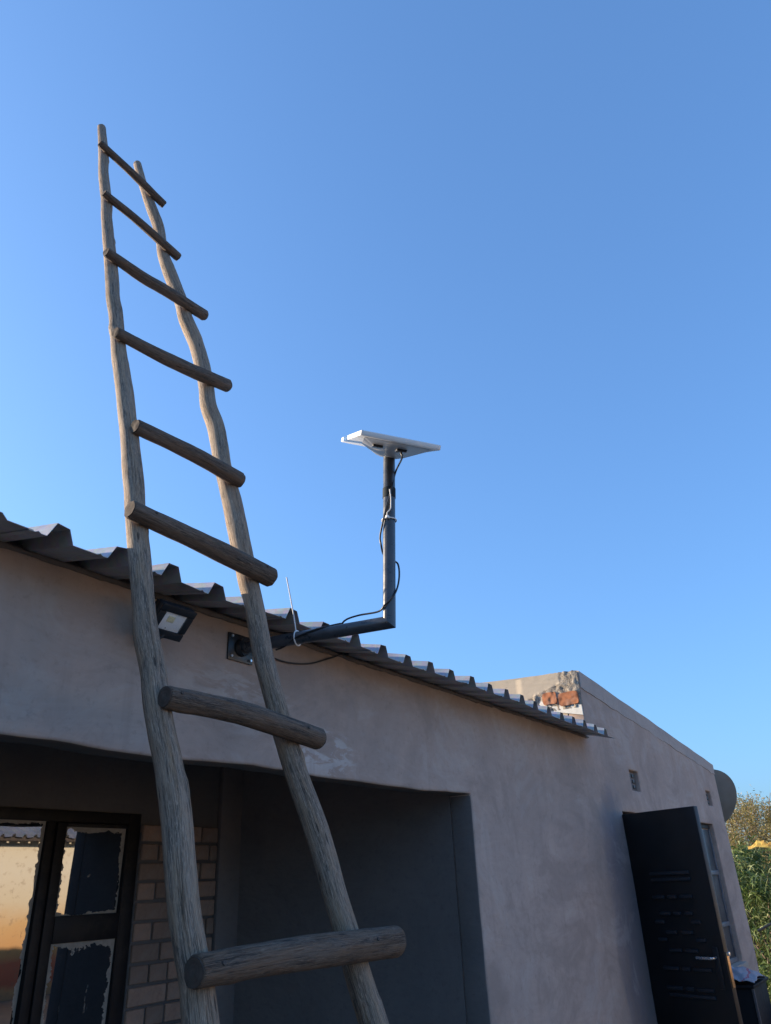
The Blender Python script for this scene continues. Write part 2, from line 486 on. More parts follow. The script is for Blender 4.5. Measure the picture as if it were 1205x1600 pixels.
# ------------------------------------------------------------------ the house
DW, TH = 1.77, .115          # wall face and thickness
DE = 1.57                   # eave line
SL = 0.22                   # roof slope
ZE = 2.385                  # trough of the sheets at the eave
XG = 4.93                   # where the parapet house begins
XR = 8.37
BACK = 5.4
house = empty('plastered_house', (2.5, 3.5, 0), 'grey cement plastered house with corrugated iron eave, recessed porch and open black door', 'house')
HM = Matrix.Translation((-2.5, -3.5, 0))
def hp(o):
    """keep an object built in world coordinates under the house"""
    o.parent = house; o.matrix_parent_inverse = HM
    return o

def nz2(x, z, s, k=0): return noise.noise(Vector((x*s+k, z*s, k*1.7)))

def grid_wall(name, us, zs, hole, axis, d0, d1, mat, warp=None, bump=.004, bev=.010, under=None):
    """solid wall slab on a (u, z) grid with openings; axis 'x': u runs along X and the slab is between Y=d0 and d1"""
    vid, vs, fs = {}, [], []
    def vert(i, j, side):
        k = (i, j, side)
        if k in vid: return vid[k]
        u, z = us[i], zs[j]
        if warp: u, z = warp(u, z)
        d = d0 if side == 0 else d1
        if under is not None and side == 1 and abs(zs[j]-PZ) < .001 and PX0-.01 < us[i] < PX1-.01: z += .005
        if side == 0 and bump: d += bump*nz2(u, z, 1.6)*1.4+bump*.5*nz2(u, z, 6, 3)
        vs.append((u, d, z) if axis == 'x' else (d, u, z))
        vid[k] = len(vs)-1
        return vid[k]
    nu, nz_ = len(us)-1, len(zs)-1
    solid = [[not hole((us[i]+us[i+1])/2, (zs[j]+zs[j+1])/2) for j in range(nz_)] for i in range(nu)]
    S = lambda i, j: 0 <= i < nu and 0 <= j < nz_ and solid[i][j]
    for i in range(nu):
        for j in range(nz_):
            if not solid[i][j]: continue
            fs.append((vert(i, j, 0), vert(i+1, j, 0), vert(i+1, j+1, 0), vert(i, j+1, 0)))
            fs.append((vert(i, j, 1), vert(i, j+1, 1), vert(i+1, j+1, 1), vert(i+1, j, 1)))
            if not S(i-1, j): fs.append((vert(i, j, 0), vert(i, j+1, 0), vert(i, j+1, 1), vert(i, j, 1)))
            if not S(i+1, j): fs.append((vert(i+1, j, 0), vert(i+1, j, 1), vert(i+1, j+1, 1), vert(i+1, j+1, 0)))
            if not S(i, j-1): fs.append((vert(i, j, 0), vert(i, j, 1), vert(i+1, j, 1), vert(i+1, j, 0)))
            if not S(i, j+1): fs.append((vert(i, j+1, 0), vert(i+1, j+1, 0), vert(i+1, j+1, 1), vert(i, j+1, 1)))
    me = fixn(mesh(name, vs, fs))
    if bev:
        bm = bmesh.new(); bm.from_mesh(me)
        ed = [e for e in bm.edges if len(e.link_faces) == 2 and e.calc_face_angle(0) > 1.0]
        bmesh.ops.bevel(bm, geom=ed, offset=bev, segments=3, profile=.5, affect='EDGES', clamp_overlap=True)
        bm.to_mesh(me); bm.free()
    o = link_obj(name, me, mat, None, 35)
    if under is not None:      # downward faces of the lintel take a darker cement
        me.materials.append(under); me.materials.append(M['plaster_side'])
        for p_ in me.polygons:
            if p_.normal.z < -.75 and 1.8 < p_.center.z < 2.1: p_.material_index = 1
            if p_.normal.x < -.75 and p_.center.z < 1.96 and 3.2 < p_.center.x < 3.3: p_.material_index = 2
    return hp(o)

def frange(a, b, st):
    n = max(1, round((b-a)/st)); return [a+(b-a)*i/n for i in range(n+1)]
def lines(stops, st):
    out = []
    for a, b in zip(stops[:-1], stops[1:]): out += frange(a, b, st)[:-1]
    return out+[stops[-1]]

PX0, PX1, PZ = -1.2, 3.257, 1.963        # porch opening
DX0, DX1, DZ = 5.37, 6.17, 1.985         # door
WX0, WX1, WZ0, WZ1 = 6.98, 7.86, .90, 1.985   # bedroom window
V = [(5.665, 5.865, 2.14, 2.28), (7.85, 8.03, 2.15, 2.28)]
us = sorted(set([round(x, 4) for x in lines([-3, PX0, PX1, XG, DX0, V[0][0], V[0][1], DX1, WX0, V[1][0], WX1, V[1][1], XR], .055)]))
zs = sorted(set([round(x, 4) for x in lines([0, WZ0, PZ, DZ, 2.14, 2.15, 2.28, 2.43, 2.70, 2.862], .055)]))
def hole(u, z):
    if PX0 < u < PX1 and z < PZ: return True
    if DX0 < u < DX1 and z < DZ: return True
    if WX0 < u < WX1 and WZ0 < z < WZ1: return True
    for a, b, c, d in V:
        if a < u < b and c < z < d: return True
    return u < XG and z > 2.43
def warp(u, z):
    z0 = z
    if abs(z-PZ) < .001 and PX0-.01 < u < PX1+.01:       # hand-cut lintel line
        z += -.014*(1-(u-PX0)/(PX1-PX0)) + .007*nz2(u, 0, 2.2, 5)+.004*nz2(u, 0, 9, 2)
    if abs(z-DZ) < .001 and DX0-.01 < u < DX1+.01: z += .008*nz2(u, 0, 5, 8)
    if u > XG-.001 and z > 2.43:
        top = 2.862-(u-XG)*.0887+.006*nz2(u, 1, 3, 2)
        z = 2.43+(z-2.43)*(top-2.43)/(2.862-2.43)
    if abs(u-PX1) < .001 and z0 < PZ+.001: u += .004*nz2(0, z, 2.3, 4)+.002*nz2(0, z, 9, 1)
    if abs(u-XR) < .001: u += .006*nz2(0, z, 2, 7)
    if abs(u-XG) < .001 and z > 2.44: u += .006*nz2(0, z, 9, 9)
    return u, z
grid_wall('wall', us, zs, hole, 'x', DW, DW+TH, M['plaster'], warp, under=M['dark_cement'])

# coping band along the parapet, a few millimetres proud and ragged below
bu = frange(XG+.004, XR-.004, .04); bv = []; bf = []
for i, u in enumerate(bu):
    top = 2.862-(u-XG)*.0887+.006*nz2(u, 1, 3, 2)+.006
    low = top-.125-.012*nz2(u, 2, 7, 3)-.006*nz2(u, 4, 22, 3)+(u-XG)*.006
    pr = .004+.002*nz2(u, 3, 3, 1)
    bv += [(u, DW+.02, low), (u, DW-pr, low+.004), (u, DW-pr-.002, top-.006), (u, DW+.02, top+.002), (u, DW+TH+.01, top+.002), (u, DW+TH+.01, low)]
for i in range(len(bu)-1):
    for k in range(5): a = i*6+k; bf.append((a, a+6, a+7, a+1))
bf += [tuple(range(6)), tuple((len(bu)-1)*6+k for k in reversed(range(6)))]
hp(link_obj('coping', fixn(mesh('coping', bv, bf)), M['coping'], None, 30))

# air bricks
def vent(a, b, c, d):
    me = box_me(b-a-.004, .05, d-c-.004, .003)
    cx, cz = (a+b)/2, (c+d)/2
    vb = link_obj('air_brick', me, M['plaster_side'], None, 40, (cx, DW+.055, cz)); hp(vb)
    w = (b-a)*.24
    w = (b-a)*.30
    for i in range(3):
        for k in (-.6, .6):
            h = box_me(w, .012, (d-c)*.17, .002)
            s = link_obj('air_slot', h, M['black_plastic'], vb, 40, (k*w*1.22, -.0265, (i-1)*(d-c)*.27))
for q in V: vent(*q)

# walls that enclose the porch and the rooms behind
def slab(name, a, b, mat, st=.3, bev=.006):
    o = box(name, a, b, mat, None, bev); return hp(o)
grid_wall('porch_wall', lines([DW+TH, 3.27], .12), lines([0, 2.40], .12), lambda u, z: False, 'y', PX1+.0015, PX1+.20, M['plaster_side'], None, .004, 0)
# back wall of the porch with the window opening
BW = 3.268
BX0, BX1, BZ0, BZ1 = 1.02, 2.592, .78, 1.972
grid_wall('porch_wall', lines([PX0, BX0, BX1, PX1+.012], .12), lines([0, BZ0, BZ1, 2.75], .12),
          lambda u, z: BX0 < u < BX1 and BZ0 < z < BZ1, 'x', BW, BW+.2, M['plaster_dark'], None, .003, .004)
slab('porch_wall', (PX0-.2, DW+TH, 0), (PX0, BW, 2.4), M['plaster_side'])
slab('gable_wall', (-3, DW+TH, 0), (-2.8, BACK-.2, 2.45), M['plaster'])
slab('wall', (-3, BACK-.2, 0), (XR, BACK, 2.5), M['plaster'])
slab('porch_floor', (PX0, DW+.02, -.1), (PX1, BW, .03), M['cement'])
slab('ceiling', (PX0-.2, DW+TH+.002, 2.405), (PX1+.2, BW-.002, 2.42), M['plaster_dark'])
slab('gable_wall', (XR-.2, DW+TH, 0), (XR, BACK-.2, 2.50), M['plaster'])

# plastered pilaster at the right of the bricks (slightly proud)
slab('pilaster', (3.105, BW-.035, .03), (PX1+.010, BW-.001, 2.40), M['plaster_side'])

# face bricks between window and pilaster
rng = random.Random(3)
bm_full = {}
def brick_mesh(L):
    L = round(L, 3)
    if L not in bm_full:
        bm_full[L] = box_me(L, .03, .072, .0035, 1)
    return bm_full[L]
row = 0; z = 1.888+.04
while z > .06:
    x = 2.600; first = [.215, .10, .155, .10][row % 4]
    if row == 0: first = .15
    L = first
    while x < 3.095:
        LL = min(L, 3.098-x)
        if LL > .04:
            b = link_obj('brick', brick_mesh(LL), M['face_brick'], None, 30, (x+LL/2, BW-.010+rng.uniform(-.003, .003), z-.043+rng.uniform(-.0015, .0015)))
            b.rotation_euler = (rng.uniform(-.01, .01), rng.uniform(-.008, .008), rng.uniform(-.01, .01))
            hp(b)
        x += LL+.012
        L = .215 if rng.random() < .7 else .10
    z -= .0855; row += 1
# mortar bed behind the bricks
slab('mortar', (2.594, BW-.012, .03), (3.102, BW-.0005, 1.89), M['plaster_dark'])

# ---- steel window in the porch
win = hp(link_obj('window', box_me(.07, .045, BZ1-BZ0, .003), M['window_steel'], None, 40, (BX1-.036, BW+.012, (BZ0+BZ1)/2)))
win['label'] = 'black steel window with dirty mirror-like panes in the porch'
win_o = Vector((BX1-.036, BW+.012, (BZ0+BZ1)/2))
def wpart(name, a, b, mat, bev=.003):
    o = box(name, [a[i]-win_o[i] for i in range(3)], [b[i]-win_o[i] for i in range(3)], mat, win, bev)
    return o
wy0, wy1 = BW-.010, BW+.034
wpart('frame', (BX0+.001, wy0+.001, BZ1-.050), (BX1-.072, wy1, BZ1-.001), M['window_steel'])
wpart('frame', (BX0+.001, wy0, BZ0+.001), (BX0+.06, wy1, BZ1-.051), M['window_steel'])
wpart('frame', (BX0+.061, wy0, BZ0+.001), (BX1-.072, wy1, BZ0+.05), M['window_steel'])
wpart('mullion', (2.084, wy0-.004, BZ0+.051), (2.128, wy1, BZ1-.051), M['window_steel'])
wpart('mullion', (1.24, wy0-.004, BZ0+.051), (1.28, wy1, BZ1-.051), M['window_steel'])
# opening casement stands a little proud
cy0, cy1 = BW-.024, BW+.02
wpart('casement_frame', (2.130, cy0, BZ0+.052), (2.178, cy1, BZ1-.054), M['window_steel'])
wpart('casement_frame', (2.508, cy0, BZ0+.052), (2.519, cy1, BZ1-.054), M['window_steel'])
wpart('casement_frame', (2.179, cy0, BZ1-.070), (2.507, cy1, BZ1-.054), M['window_steel'])
wpart('casement_frame', (2.179, cy0, BZ0+.052), (2.507, cy1, BZ0+.09), M['window_steel'])
wpart('transom', (2.179, cy0-.001, 1.442), (2.507, cy1, 1.545), M['window_steel'])
def pane(a, b, mat, tilt, yaw=0.0):
    w, h = b[0]-a[0], b[2]-a[2]
    o = link_obj('pane', box_me(w, .004, h), mat, win, 40, ((a[0]+b[0])/2-win_o[0], a[1]-win_o[1], (a[2]+b[2])/2-win_o[2]))
    o.rotation_euler = (tilt, 0, yaw)
    return o
TILT = radians(1.4)
pane((1.281, BW+.012, BZ0+.051), (2.083, 0, BZ1-.048), mat_pane('pane_glass', 1, .10), TILT)
pane((1.061, BW+.012, BZ0+.051), (1.239, 0, BZ1-.048), mat_pane('pane_glass', 4, .2), TILT)
pane((2.176, BW-.002, 1.543), (2.510, 0, BZ1-.068), mat_pane('pane_glass', 7, .34), TILT)
pane((2.176, BW-.002, BZ0+.088), (2.510, 0, 1.444), mat_pane('pane_glass', 2.2, .36), TILT, radians(.35))
# black sheet stands in for the unlit room behind
hp(box('room_dark_sheet', (BX0-.2, BW+.21, .4), (BX1+.2, BW+.25, 2.3), M['black_plastic'], None))

# ---- bedroom window beside the door
w2 = hp(link_obj('window', box_me(WX1-WX0-.004, .03, .035, .003), M['window_steel'], None, 40, ((WX0+WX1)/2, DW+.055, WZ1-.0195)))
w2['label'] = 'tall narrow grey steel window beside the open door'
w2o = Vector(((WX0+WX1)/2, DW+.055, WZ1-.0195))
M['frame_grey'] = mat_simple('frame_grey', (.10, .11, .13), .5, 0, 14, .4, .3, dirt=(.2, .19, .18))
def w2part(name, a, b, mat): return box(name, [a[i]-w2o[i] for i in range(3)], [b[i]-w2o[i] for i in range(3)], mat, w2, .003)
for x in (WX0+.002, 7.26, 7.55, WX1-.034): w2part('frame', (x, DW+.040, WZ0+.002), (x+.032, DW+.07, WZ1-.04), M['frame_grey'])
for zz in (WZ0+.002, 1.17, 1.57): w2part('transom', (WX0+.036, DW+.038, zz), (WX1-.036, DW+.071, zz+.035), M['frame_grey'])
M['dim_glass'] = mat_simple('dim_glass', (.06, .06, .065), .35, 0, 5, .5, .02, dirt=(.16, .155, .15), spec=.4)
w2part('pane', (WX0+.03, DW+.052, WZ0+.03), (WX1-.03, DW+.058, WZ1-.04), M['dim_glass'])
w2part('sill', (WX0-.03, DW-.03, WZ0-.045), (WX1+.03, DW+.03, WZ0-.002), M['cement'])

# ---- the open steel door
hx, hy = 5.362, DW-.004
fx, fy = 5.165, 1.245
dlen = sqrt((fx-hx)**2+(fy-hy)**2); dang = math.atan2(fy-hy, fx-hx)
DH = 1.965
door = link_obj('door', box_me(dlen, .038, DH-.03, .004, 2, (dlen/2, 0, .03+(DH-.03)/2)), M['door_steel'], None, 40)
door.matrix_world = Matrix.Translation((hx, hy, 0)) @ Matrix.Rotation(dang, 4, 'Z')
door.parent = house; door.matrix_parent_inverse = HM
door['label'] = 'black pressed steel door standing wide open'
for z_ in (.3, 1.0, 1.75):
    link_obj('hinge', box_me(.022, .05, .10, .004), M['black_paint'], door, 40, (-.012, 0, z_))
# which local side looks to -X ?
loc_n = Matrix.Rotation(-dang, 3, 'Z') @ Vector((-1, 0, 0))
sgn = 1 if loc_n.y > 0 else -1
def dbar(u0, u1, z, h=.016, nm='embossed_bar'):
    me = box_me((u1-u0)*dlen, .018, h*1.3, .007, 2)
    link_obj(nm, me, M['door_bar'], door, 40, ((u0+u1)/2*dlen, sgn*.023, z))
for z_, segs in ((1.60, [(.26, .78)]), (1.565, [(.26, .78)]), (1.47, [(.24, .40), (.44, .56), (.60, .76)]), (1.38, [(.30, .44), (.48, .58), (.62, .72)]),
                 (1.335, [(.22, .34), (.68, .80)]), (1.28, [(.34, .48), (.54, .68)]), (1.24, [(.22, .34), (.70, .82)]), (1.185, [(.34, .50), (.54, .70)]),
                 (1.09, [(.22, .42), (.46, .56), (.60, .82)]), (.99, [(.22, .42), (.46, .56), (.60, .80)]), (.955, [(.24, .80)]),
                 (.60, [(.22, .80)]), (.50, [(.22, .48), (.54, .80)]), (.40, [(.22, .80)])):
    for a, b in segs: dbar(a, b, z_)
hz_ = 1.155
hpl = link_obj('handle', box_me(.035, .012, .21, .004), M['black_plastic'], door, 40, (dlen*.905, sgn*.026, hz_-.05))
link_obj('lever', box_me(.105, .012, .016, .005, 3, (-.055, 0, 0)), M['chrome'], hpl, 50, (0, sgn*.045, .05))
link_obj('spindle', box_me(.014, .045, .014, .004), M['chrome'], hpl, 50, (0, sgn*.022, .05))
link_obj('lock_plate', box_me(.004, .022, .17, .001), M['brass'], door, 40, (dlen+.003, 0, hz_-.06))
link_obj('latch', box_me(.018, .014, .02, .002), M['steel_bolt'], door, 40, (dlen+.010, 0, hz_+.02))
h2 = link_obj('handle', box_me(.035, .010, .19, .004), M['chrome'], door, 40, (dlen*.93, -sgn*.024, hz_-.05))
link_obj('lever', box_me(.10, .012, .016, .005, 3, (-.045, 0, 0)), M['chrome'], h2, 50, (0, -sgn*.045, .05))
# door frame
hp(box('door_frame', (DX0+.001, DW+.03, 0), (DX0+.045, DW+.10, DZ-.052), M['black_paint'], None, .003))
hp(box('door_frame', (DX1-.045, DW+.03, 0), (DX1-.001, DW+.10, DZ-.052), M['black_paint'], None, .003))
hp(box('door_frame', (DX0+.001, DW+.03, DZ-.05), (DX1-.001, DW+.10, DZ-.012), M['black_paint'], None, .003))
hp(box('room_dark_sheet', (DX0-.1, DW+.8, 0), (DX1+.6, DW+.84, 2.3), M['black_plastic'], None))  # black sheet in place of the dark interior past the doorway

# ---- corrugated sheets
PITCH = .1719
def profile():
    """one rib pitch, centred on the rib, (x, z)"""
    return [(-.086, 0), (-.070, 0), (-.062, .004), (-.054, 0), (-.040, 0), (-.0175, .040), (.0175, .040), (.032, 0), (.062, 0)]
def sheet(x0, nr, y0, y1, z0, sl, mat, seed, name='roof_sheet', flipy=1, th=.0012, lap=1, tail=.012):
    r_ = random.Random(seed)
    pts = []
    for k in range(nr):
        for (x, z) in profile(): pts.append((x0+(k)*PITCH+x, z*(1+r_.uniform(-.06, .06))*(lap if k == nr-1 else 1)))
    pts.append((x0+nr*PITCH-.086+tail, 0.0))
    ys = [y0+r_.uniform(-.008, .008)]+frange(y0+.12, y1, .6)
    vs, fs = [], []
    n = len(pts)
    dz = r_.uniform(-.003, .003)
    ph = r_.uniform(0, 9)
    for y in ys:
        for (x, z) in pts:
            e = .010*noise.noise(Vector((x*3.5, ph, y))) if y < ys[1] else 0
            vs.append((x, y, z0+dz+z+e+abs(y-y0)*sl))
    for j in range(len(ys)-1):
        for i in range(n-1):
            a = j*n+i
            fs.append((a, a+1, a+n+1, a+n))
    me = mesh(name, vs, fs)
    o = link_obj(name, me, mat, None)
    sm = o.modifiers.new('thick', 'SOLIDIFY'); sm.thickness = th*1.3; sm.offset = -1
    return o
xr0 = .930
sh = 0
for s_ in range(-6, 6):
    x0 = xr0+s_*4*PITCH
    nr = 4
    if x0+4*PITCH > XG: nr = 4
    if s_ == 5: nr = 4
    hp(sheet(x0, nr if s_ < 5 else 3, DE, BACK+.1, ZE+(.0016 if s_ % 2 else 0), SL, M['roof'], s_+50, lap=.35 if s_ == -1 else 1, tail=.075 if s_ == 5 else .012))

# timber wall plate and packed mortar under the sheets
hp(box('wall_plate', (-3, DW+.02, 2.424), (XG-.01, DW+.10, 2.427+.02), M['timber_dark'], None, .003))
mv, mf = [], []
mu = frange(-3, XG-.005, .02)
for i, u in enumerate(mu):
    a = .5+.5*noise.noise(Vector((u*9, 2, 0))); b = .5+.5*noise.noise(Vector((u*31, 5, 0)))
    dn = 2.417-.014*a-.012*max(0, b-.45)
    ou = DW-.006-.012*a
    topz = ZE+(ou-DE)*SL-.003
    mv += [(u, DW+.012, dn+.004), (u, ou+.006, dn), (u, ou, (dn+topz)/2), (u, ou+.002, topz), (u, DW+.07, ZE+(DW+.07-DE)*SL-.003)]
for i in range(len(mu)-1):
    for k in range(4): c_ = i*5+k; mf.append((c_, c_+5, c_+6, c_+1))
hp(link_obj('mortar_packing', fixn(mesh('mortar_packing', mv, mf)), M['dark_cement'], None, 60))
# purlins and rafters below the sheets
for y in (2.9, 4.2):
    hp(box('purlin', (-2.79, y, ZE+(y-DE)*SL-.075), (XG-.02, y+.05, ZE+(y-DE)*SL-.004), M['timber_dark'], None, .003))

# ---- parapet return with the broken plaster corner
slab('parapet_wall', (XG+.002, DW+TH+.001, 0), (XG+.20, BACK-.2, 2.55), M['cement'])
pv, pf = [], []
py = frange(DW+TH+.001, BACK, .06)
for y in py:
    t_ = 2.866+(y-DW)*.06+.005*nz2(y, 0, 6, 3)
    pv += [(XG+.001, y, 2.40), (XG-.004+.003*nz2(y, 1, 5), y, t_-.005), (XG+.01, y, t_), (XG+.21, y, t_), (XG+.21, y, 2.40)]
for i in range(len(py)-1):
    for k in range(4): a = i*5+k; pf.append((a, a+5, a+6, a+1))
pf.append((0, 1, 2, 3, 4))
hp(link_obj('parapet_wall', fixn(mesh('parapet', pv, pf)), M['cream_cement'], None, 30))
# rubble face
rv, rf = [], []
ry = frange(DW+.004, 2.24, .009); rz = frange(2.62, 2.875, .009)
for y in ry:
    for z in rz:
        f_ = noise.fractal(Vector((y*26, z*26, 3)), 1.0, 2.1, 5)
        edge = min((y-DW)/.03, 1, (2.24-y)/.05)
        # smooth plaster survives above a ragged line away from the corner
        line = 2.80-(y-DW-.13)*.30+.02*noise.noise(Vector((y*20, 0, 0)))
        smooth_ = 1 if (z > line and y > DW+.135) else 0
        hgt = (.006+.014*max(-.6, f_)) if not smooth_ else .010
        rv.append((XG-.004-max(0, hgt)*max(.15, edge)-(.004 if not smooth_ else 0), y, min(z, 2.864+(y-DW)*.06+.006*f_)))
nzv = len(rz)
for i in range(len(ry)-1):
    for j in range(nzv-1):
        a = i*nzv+j; rf.append((a, a+1, a+nzv+1, a+nzv))
rub = link_obj('broken_plaster', fixn(mesh('rubble', rv, rf)), M['rubble'], None, 60)
for p_ in rub.data.polygons:
    c_ = p_.center
    pass
rub.data.materials.append(M['cream_cement'])
for p_ in rub.data.polygons:
    y, z = p_.center.y, p_.center.z
    if y > DW+.135 and z > 2.80-(y-DW-.13)*.30: p_.material_index = 1
hp(rub)
def raw_brick(y0, y1, z0, z1, seed):
    bm = bmesh.new(); bmesh.ops.create_cube(bm, size=1)
    bmesh.ops.subdivide_edges(bm, edges=bm.edges[:], cuts=12, use_grid_fill=True)
    for v_ in bm.verts:
        c_ = v_.co
        rr = 1-.10*(abs(c_.y*2)**4*abs(c_.z*2)**4)
        v_.co = Vector((c_.x*.05, c_.y*(y1-y0)*rr, c_.z*(z1-z0)*rr))
        v_.co += Vector((.9, .8, .8))*.005*noise.fractal(v_.co*34+Vector((seed, 0, 0)), 1, 2, 4)
    me = bpy.data.meshes.new('raw_brick'); bm.to_mesh(me); bm.free()
    rb = hp(link_obj('brick', me, M['raw_brick'], None, 50, (XG-.002, (y0+y1)/2, (z0+z1)/2)))
    rb['label'] = 'bare orange brick showing at the broken parapet corner'
raw_brick(DW+.018, DW+.155, 2.640, 2.728, 1)
raw_brick(DW+.170, DW+.27, 2.665, 2.745, 5)
# pale flashing strip where the sheets meet the parapet
M['flashing'] = mat_simple('flashing', (.62, .60, .54), .6, .1, 20, .1, .2)
fv = [(XG-.012, DW+.006, 2.565), (XG-.014, DW+.006, 2.632), (XG-.012, 3.2, 2.565+.35), (XG-.014, 3.2, 2.632+.33), (XG-.002, 3.2, 2.632+.33), (XG-.002, DW+.006, 2.632), (XG-.002, DW+.006, 2.565), (XG-.002, 3.2, 2.565+.35)]
hp(link_obj('flashing', fixn(mesh('flashing', fv, [(0, 2, 3, 1), (1, 3, 4, 5), (0, 1, 5, 6), (0, 6, 7, 2), (2, 7, 4, 3)])), M['flashing']))

# ------------------------------------------------------------------ ladder of rough poles
LEFT = [[1.36, 2.5537, 5.1669, 0.0207], [1.3335, 2.446, 4.8756, 0.0235], [1.3046, 2.3618, 4.6481, 0.0232], [1.2941, 2.3134, 4.5172, 0.0233], [1.2809, 2.242, 4.3243, 0.0238], [1.2637, 2.1959, 4.1998, 0.0225], [1.251, 2.1397, 4.0479, 0.0237], [1.2377, 2.0717, 3.8642, 0.0247], [1.2222, 2.0079, 3.6916, 0.0249], [1.2101, 1.9668, 3.5806, 0.0248], [1.2092, 1.9314, 3.4849, 0.0254], [1.1969, 1.8785, 3.3418, 0.025], [1.1896, 1.8462, 3.2546, 0.0255], [1.1866, 1.8064, 3.1471, 0.0268], [1.1801, 1.755, 3.0081, 0.0279], [1.1678, 1.6904, 2.8335, 0.0274], [1.1577, 1.6457, 2.7128, 0.0292], [1.1522, 1.6179, 2.6376, 0.0285], [1.1387, 1.5776, 2.5287, 0.0274], [1.1341, 1.5534, 2.4632, 0.0282], [1.1298, 1.5301, 2.4004, 0.028], [1.1222, 1.4964, 2.3092, 0.0283], [1.1171, 1.4771, 2.2571, 0.0278], [1.1094, 1.4409, 2.1591, 0.0298], [1.1126, 1.4093, 2.0739, 0.0297], [1.1073, 1.3775, 1.9879, 0.0302], [1.1093, 1.3477, 1.9074, 0.03], [1.1129, 1.3288, 1.8561, 0.0301], [1.1113, 1.2912, 1.7547, 0.0312], [1.1016, 1.2571, 1.6624, 0.0311], [1.0935, 1.2254, 1.5769, 0.0299], [1.0924, 1.2033, 1.517, 0.0302], [1.095, 1.1823, 1.4603, 0.0306], [1.0906, 1.1613, 1.4035, 0.0317]]
RIGHT = [[1.5725, 2.5225, 5.0825, 0.0212], [1.572, 2.4545, 4.8985, 0.0214], [1.5796, 2.4111, 4.7814, 0.0243], [1.5897, 2.3597, 4.6425, 0.027], [1.6002, 2.3115, 4.512, 0.0272], [1.5903, 2.2561, 4.3625, 0.0249], [1.5789, 2.2126, 4.2448, 0.0266], [1.5898, 2.1608, 4.1049, 0.0303], [1.6021, 2.1208, 3.9966, 0.0297], [1.6116, 2.09, 3.9136, 0.0293], [1.6101, 2.0485, 3.8014, 0.0314], [1.6255, 2.0138, 3.7074, 0.0323], [1.6334, 1.9831, 3.6246, 0.0305], [1.6318, 1.9463, 3.525, 0.0312], [1.6177, 1.8921, 3.3787, 0.0301], [1.5978, 1.8482, 3.26, 0.031], [1.6061, 1.8123, 3.1629, 0.0322], [1.5968, 1.7741, 3.0596, 0.0314], [1.582, 1.7266, 2.9315, 0.0303], [1.5801, 1.6783, 2.8009, 0.0326], [1.5685, 1.6315, 2.6744, 0.0336], [1.5599, 1.5885, 2.5581, 0.032], [1.5496, 1.5474, 2.447, 0.0309], [1.5489, 1.5249, 2.3863, 0.029], [1.5351, 1.4831, 2.2734, 0.0293], [1.5258, 1.4467, 2.1748, 0.0288], [1.5257, 1.407, 2.0674, 0.0284], [1.5283, 1.358, 1.935, 0.0293], [1.5372, 1.3239, 1.843, 0.0294], [1.549, 1.2918, 1.7562, 0.0299], [1.556, 1.2609, 1.6726, 0.0291], [1.5562, 1.2316, 1.5935, 0.0291], [1.56, 1.204, 1.519, 0.0291], [1.5592, 1.1779, 1.4485, 0.0297], [1.5639, 1.1527, 1.3802, 0.0304], [1.5679, 1.1383, 1.3413, 0.0314]]
RUNGS = [[[1.2813, 2.3883, 4.8318, 0.0176], [1.4548, 2.372, 4.7911, 0.0189], [1.6369, 2.3445, 4.72, 0.0202]], [[1.2403, 2.1999, 4.3201, 0.0166], [1.425, 2.1905, 4.2999, 0.0186], [1.625, 2.1682, 4.2448, 0.0207]], [[1.1834, 2.009, 3.8118, 0.0196], [1.3525, 2.0065, 3.8133, 0.023], [1.4683, 2.0144, 3.8367, 0.0238], [1.6851, 2.0231, 3.8619, 0.0244]], [[1.1556, 1.8229, 3.3083, 0.0194], [1.396, 1.8295, 3.3386, 0.0244], [1.688, 1.8542, 3.4113, 0.0268]], [[1.1596, 1.656, 2.8664, 0.0231], [1.366, 1.6588, 2.8778, 0.0247], [1.5873, 1.6516, 2.8652, 0.0274]], [[1.0831, 1.5235, 2.5137, 0.0252], [1.3121, 1.5147, 2.4995, 0.0291], [1.5939, 1.5025, 2.4733, 0.0317]], [[1.0942, 1.3311, 1.9939, 0.0254], [1.3128, 1.3279, 1.9916, 0.0278], [1.4468, 1.323, 1.9797, 0.0285], [1.599, 1.3162, 1.961, 0.0283]], [[1.0532, 1.1404, 1.4816, 0.0266], [1.3026, 1.1388, 1.487, 0.0304], [1.66, 1.1358, 1.4848, 0.0329]]]
ladder = empty('wooden_ladder', (1.3, .65, 0), 'tall homemade ladder of rough grey poles leaning on the corrugated eave', 'ladder')
LM = Matrix.Translation((-1.3, -.65, 0))
def lp(o): o.parent = ladder; o.matrix_parent_inverse = LM; return o
def ground_end(P):
    a, b = Vector(P[-6]), Vector(P[-1])
    d = (b-a); d = d/abs(d.z)
    P = [tuple(p) for p in P]
    drift = -.06 if P[-1][0] < 1.4 else .03
    z0 = P[-1][2]
    for zz in (1.1, .75, .4, .1, .0):
        k = z0-zz
        x = P[-1][0] if False else b.x+drift*k
        P.append((x+.01*sin(zz*5), b.y-.37*k, zz, b.w+.004*k))
    return P
def rail(P, seed, knots):
    P = ground_end(P)
    o = tube('rail', P, M['rail_wood'], None, 28, .012, .05, seed, True, M['rung_wood'], 60, bark=.03, knots=knots)
    return lp(o)
rail(LEFT, 1, [(.42, 3.9, .018, .006), (1.25, 4.2, .016, .005), (2.1, 4.0, .018, .004), (2.86, 4.6, .02, .006), (3.6, 4.3, .025, .006), (1.9, 1.5, .02, .006)])
rail(RIGHT, 2, [(.35, 4.1, .016, .005), (.98, 4.4, .015, .005), (1.5, 4.2, .018, .006), (2.4, 4.0, .02, .005), (3.4, 4.5, .022, .007), (4.05, 4.2, .022, .007)])
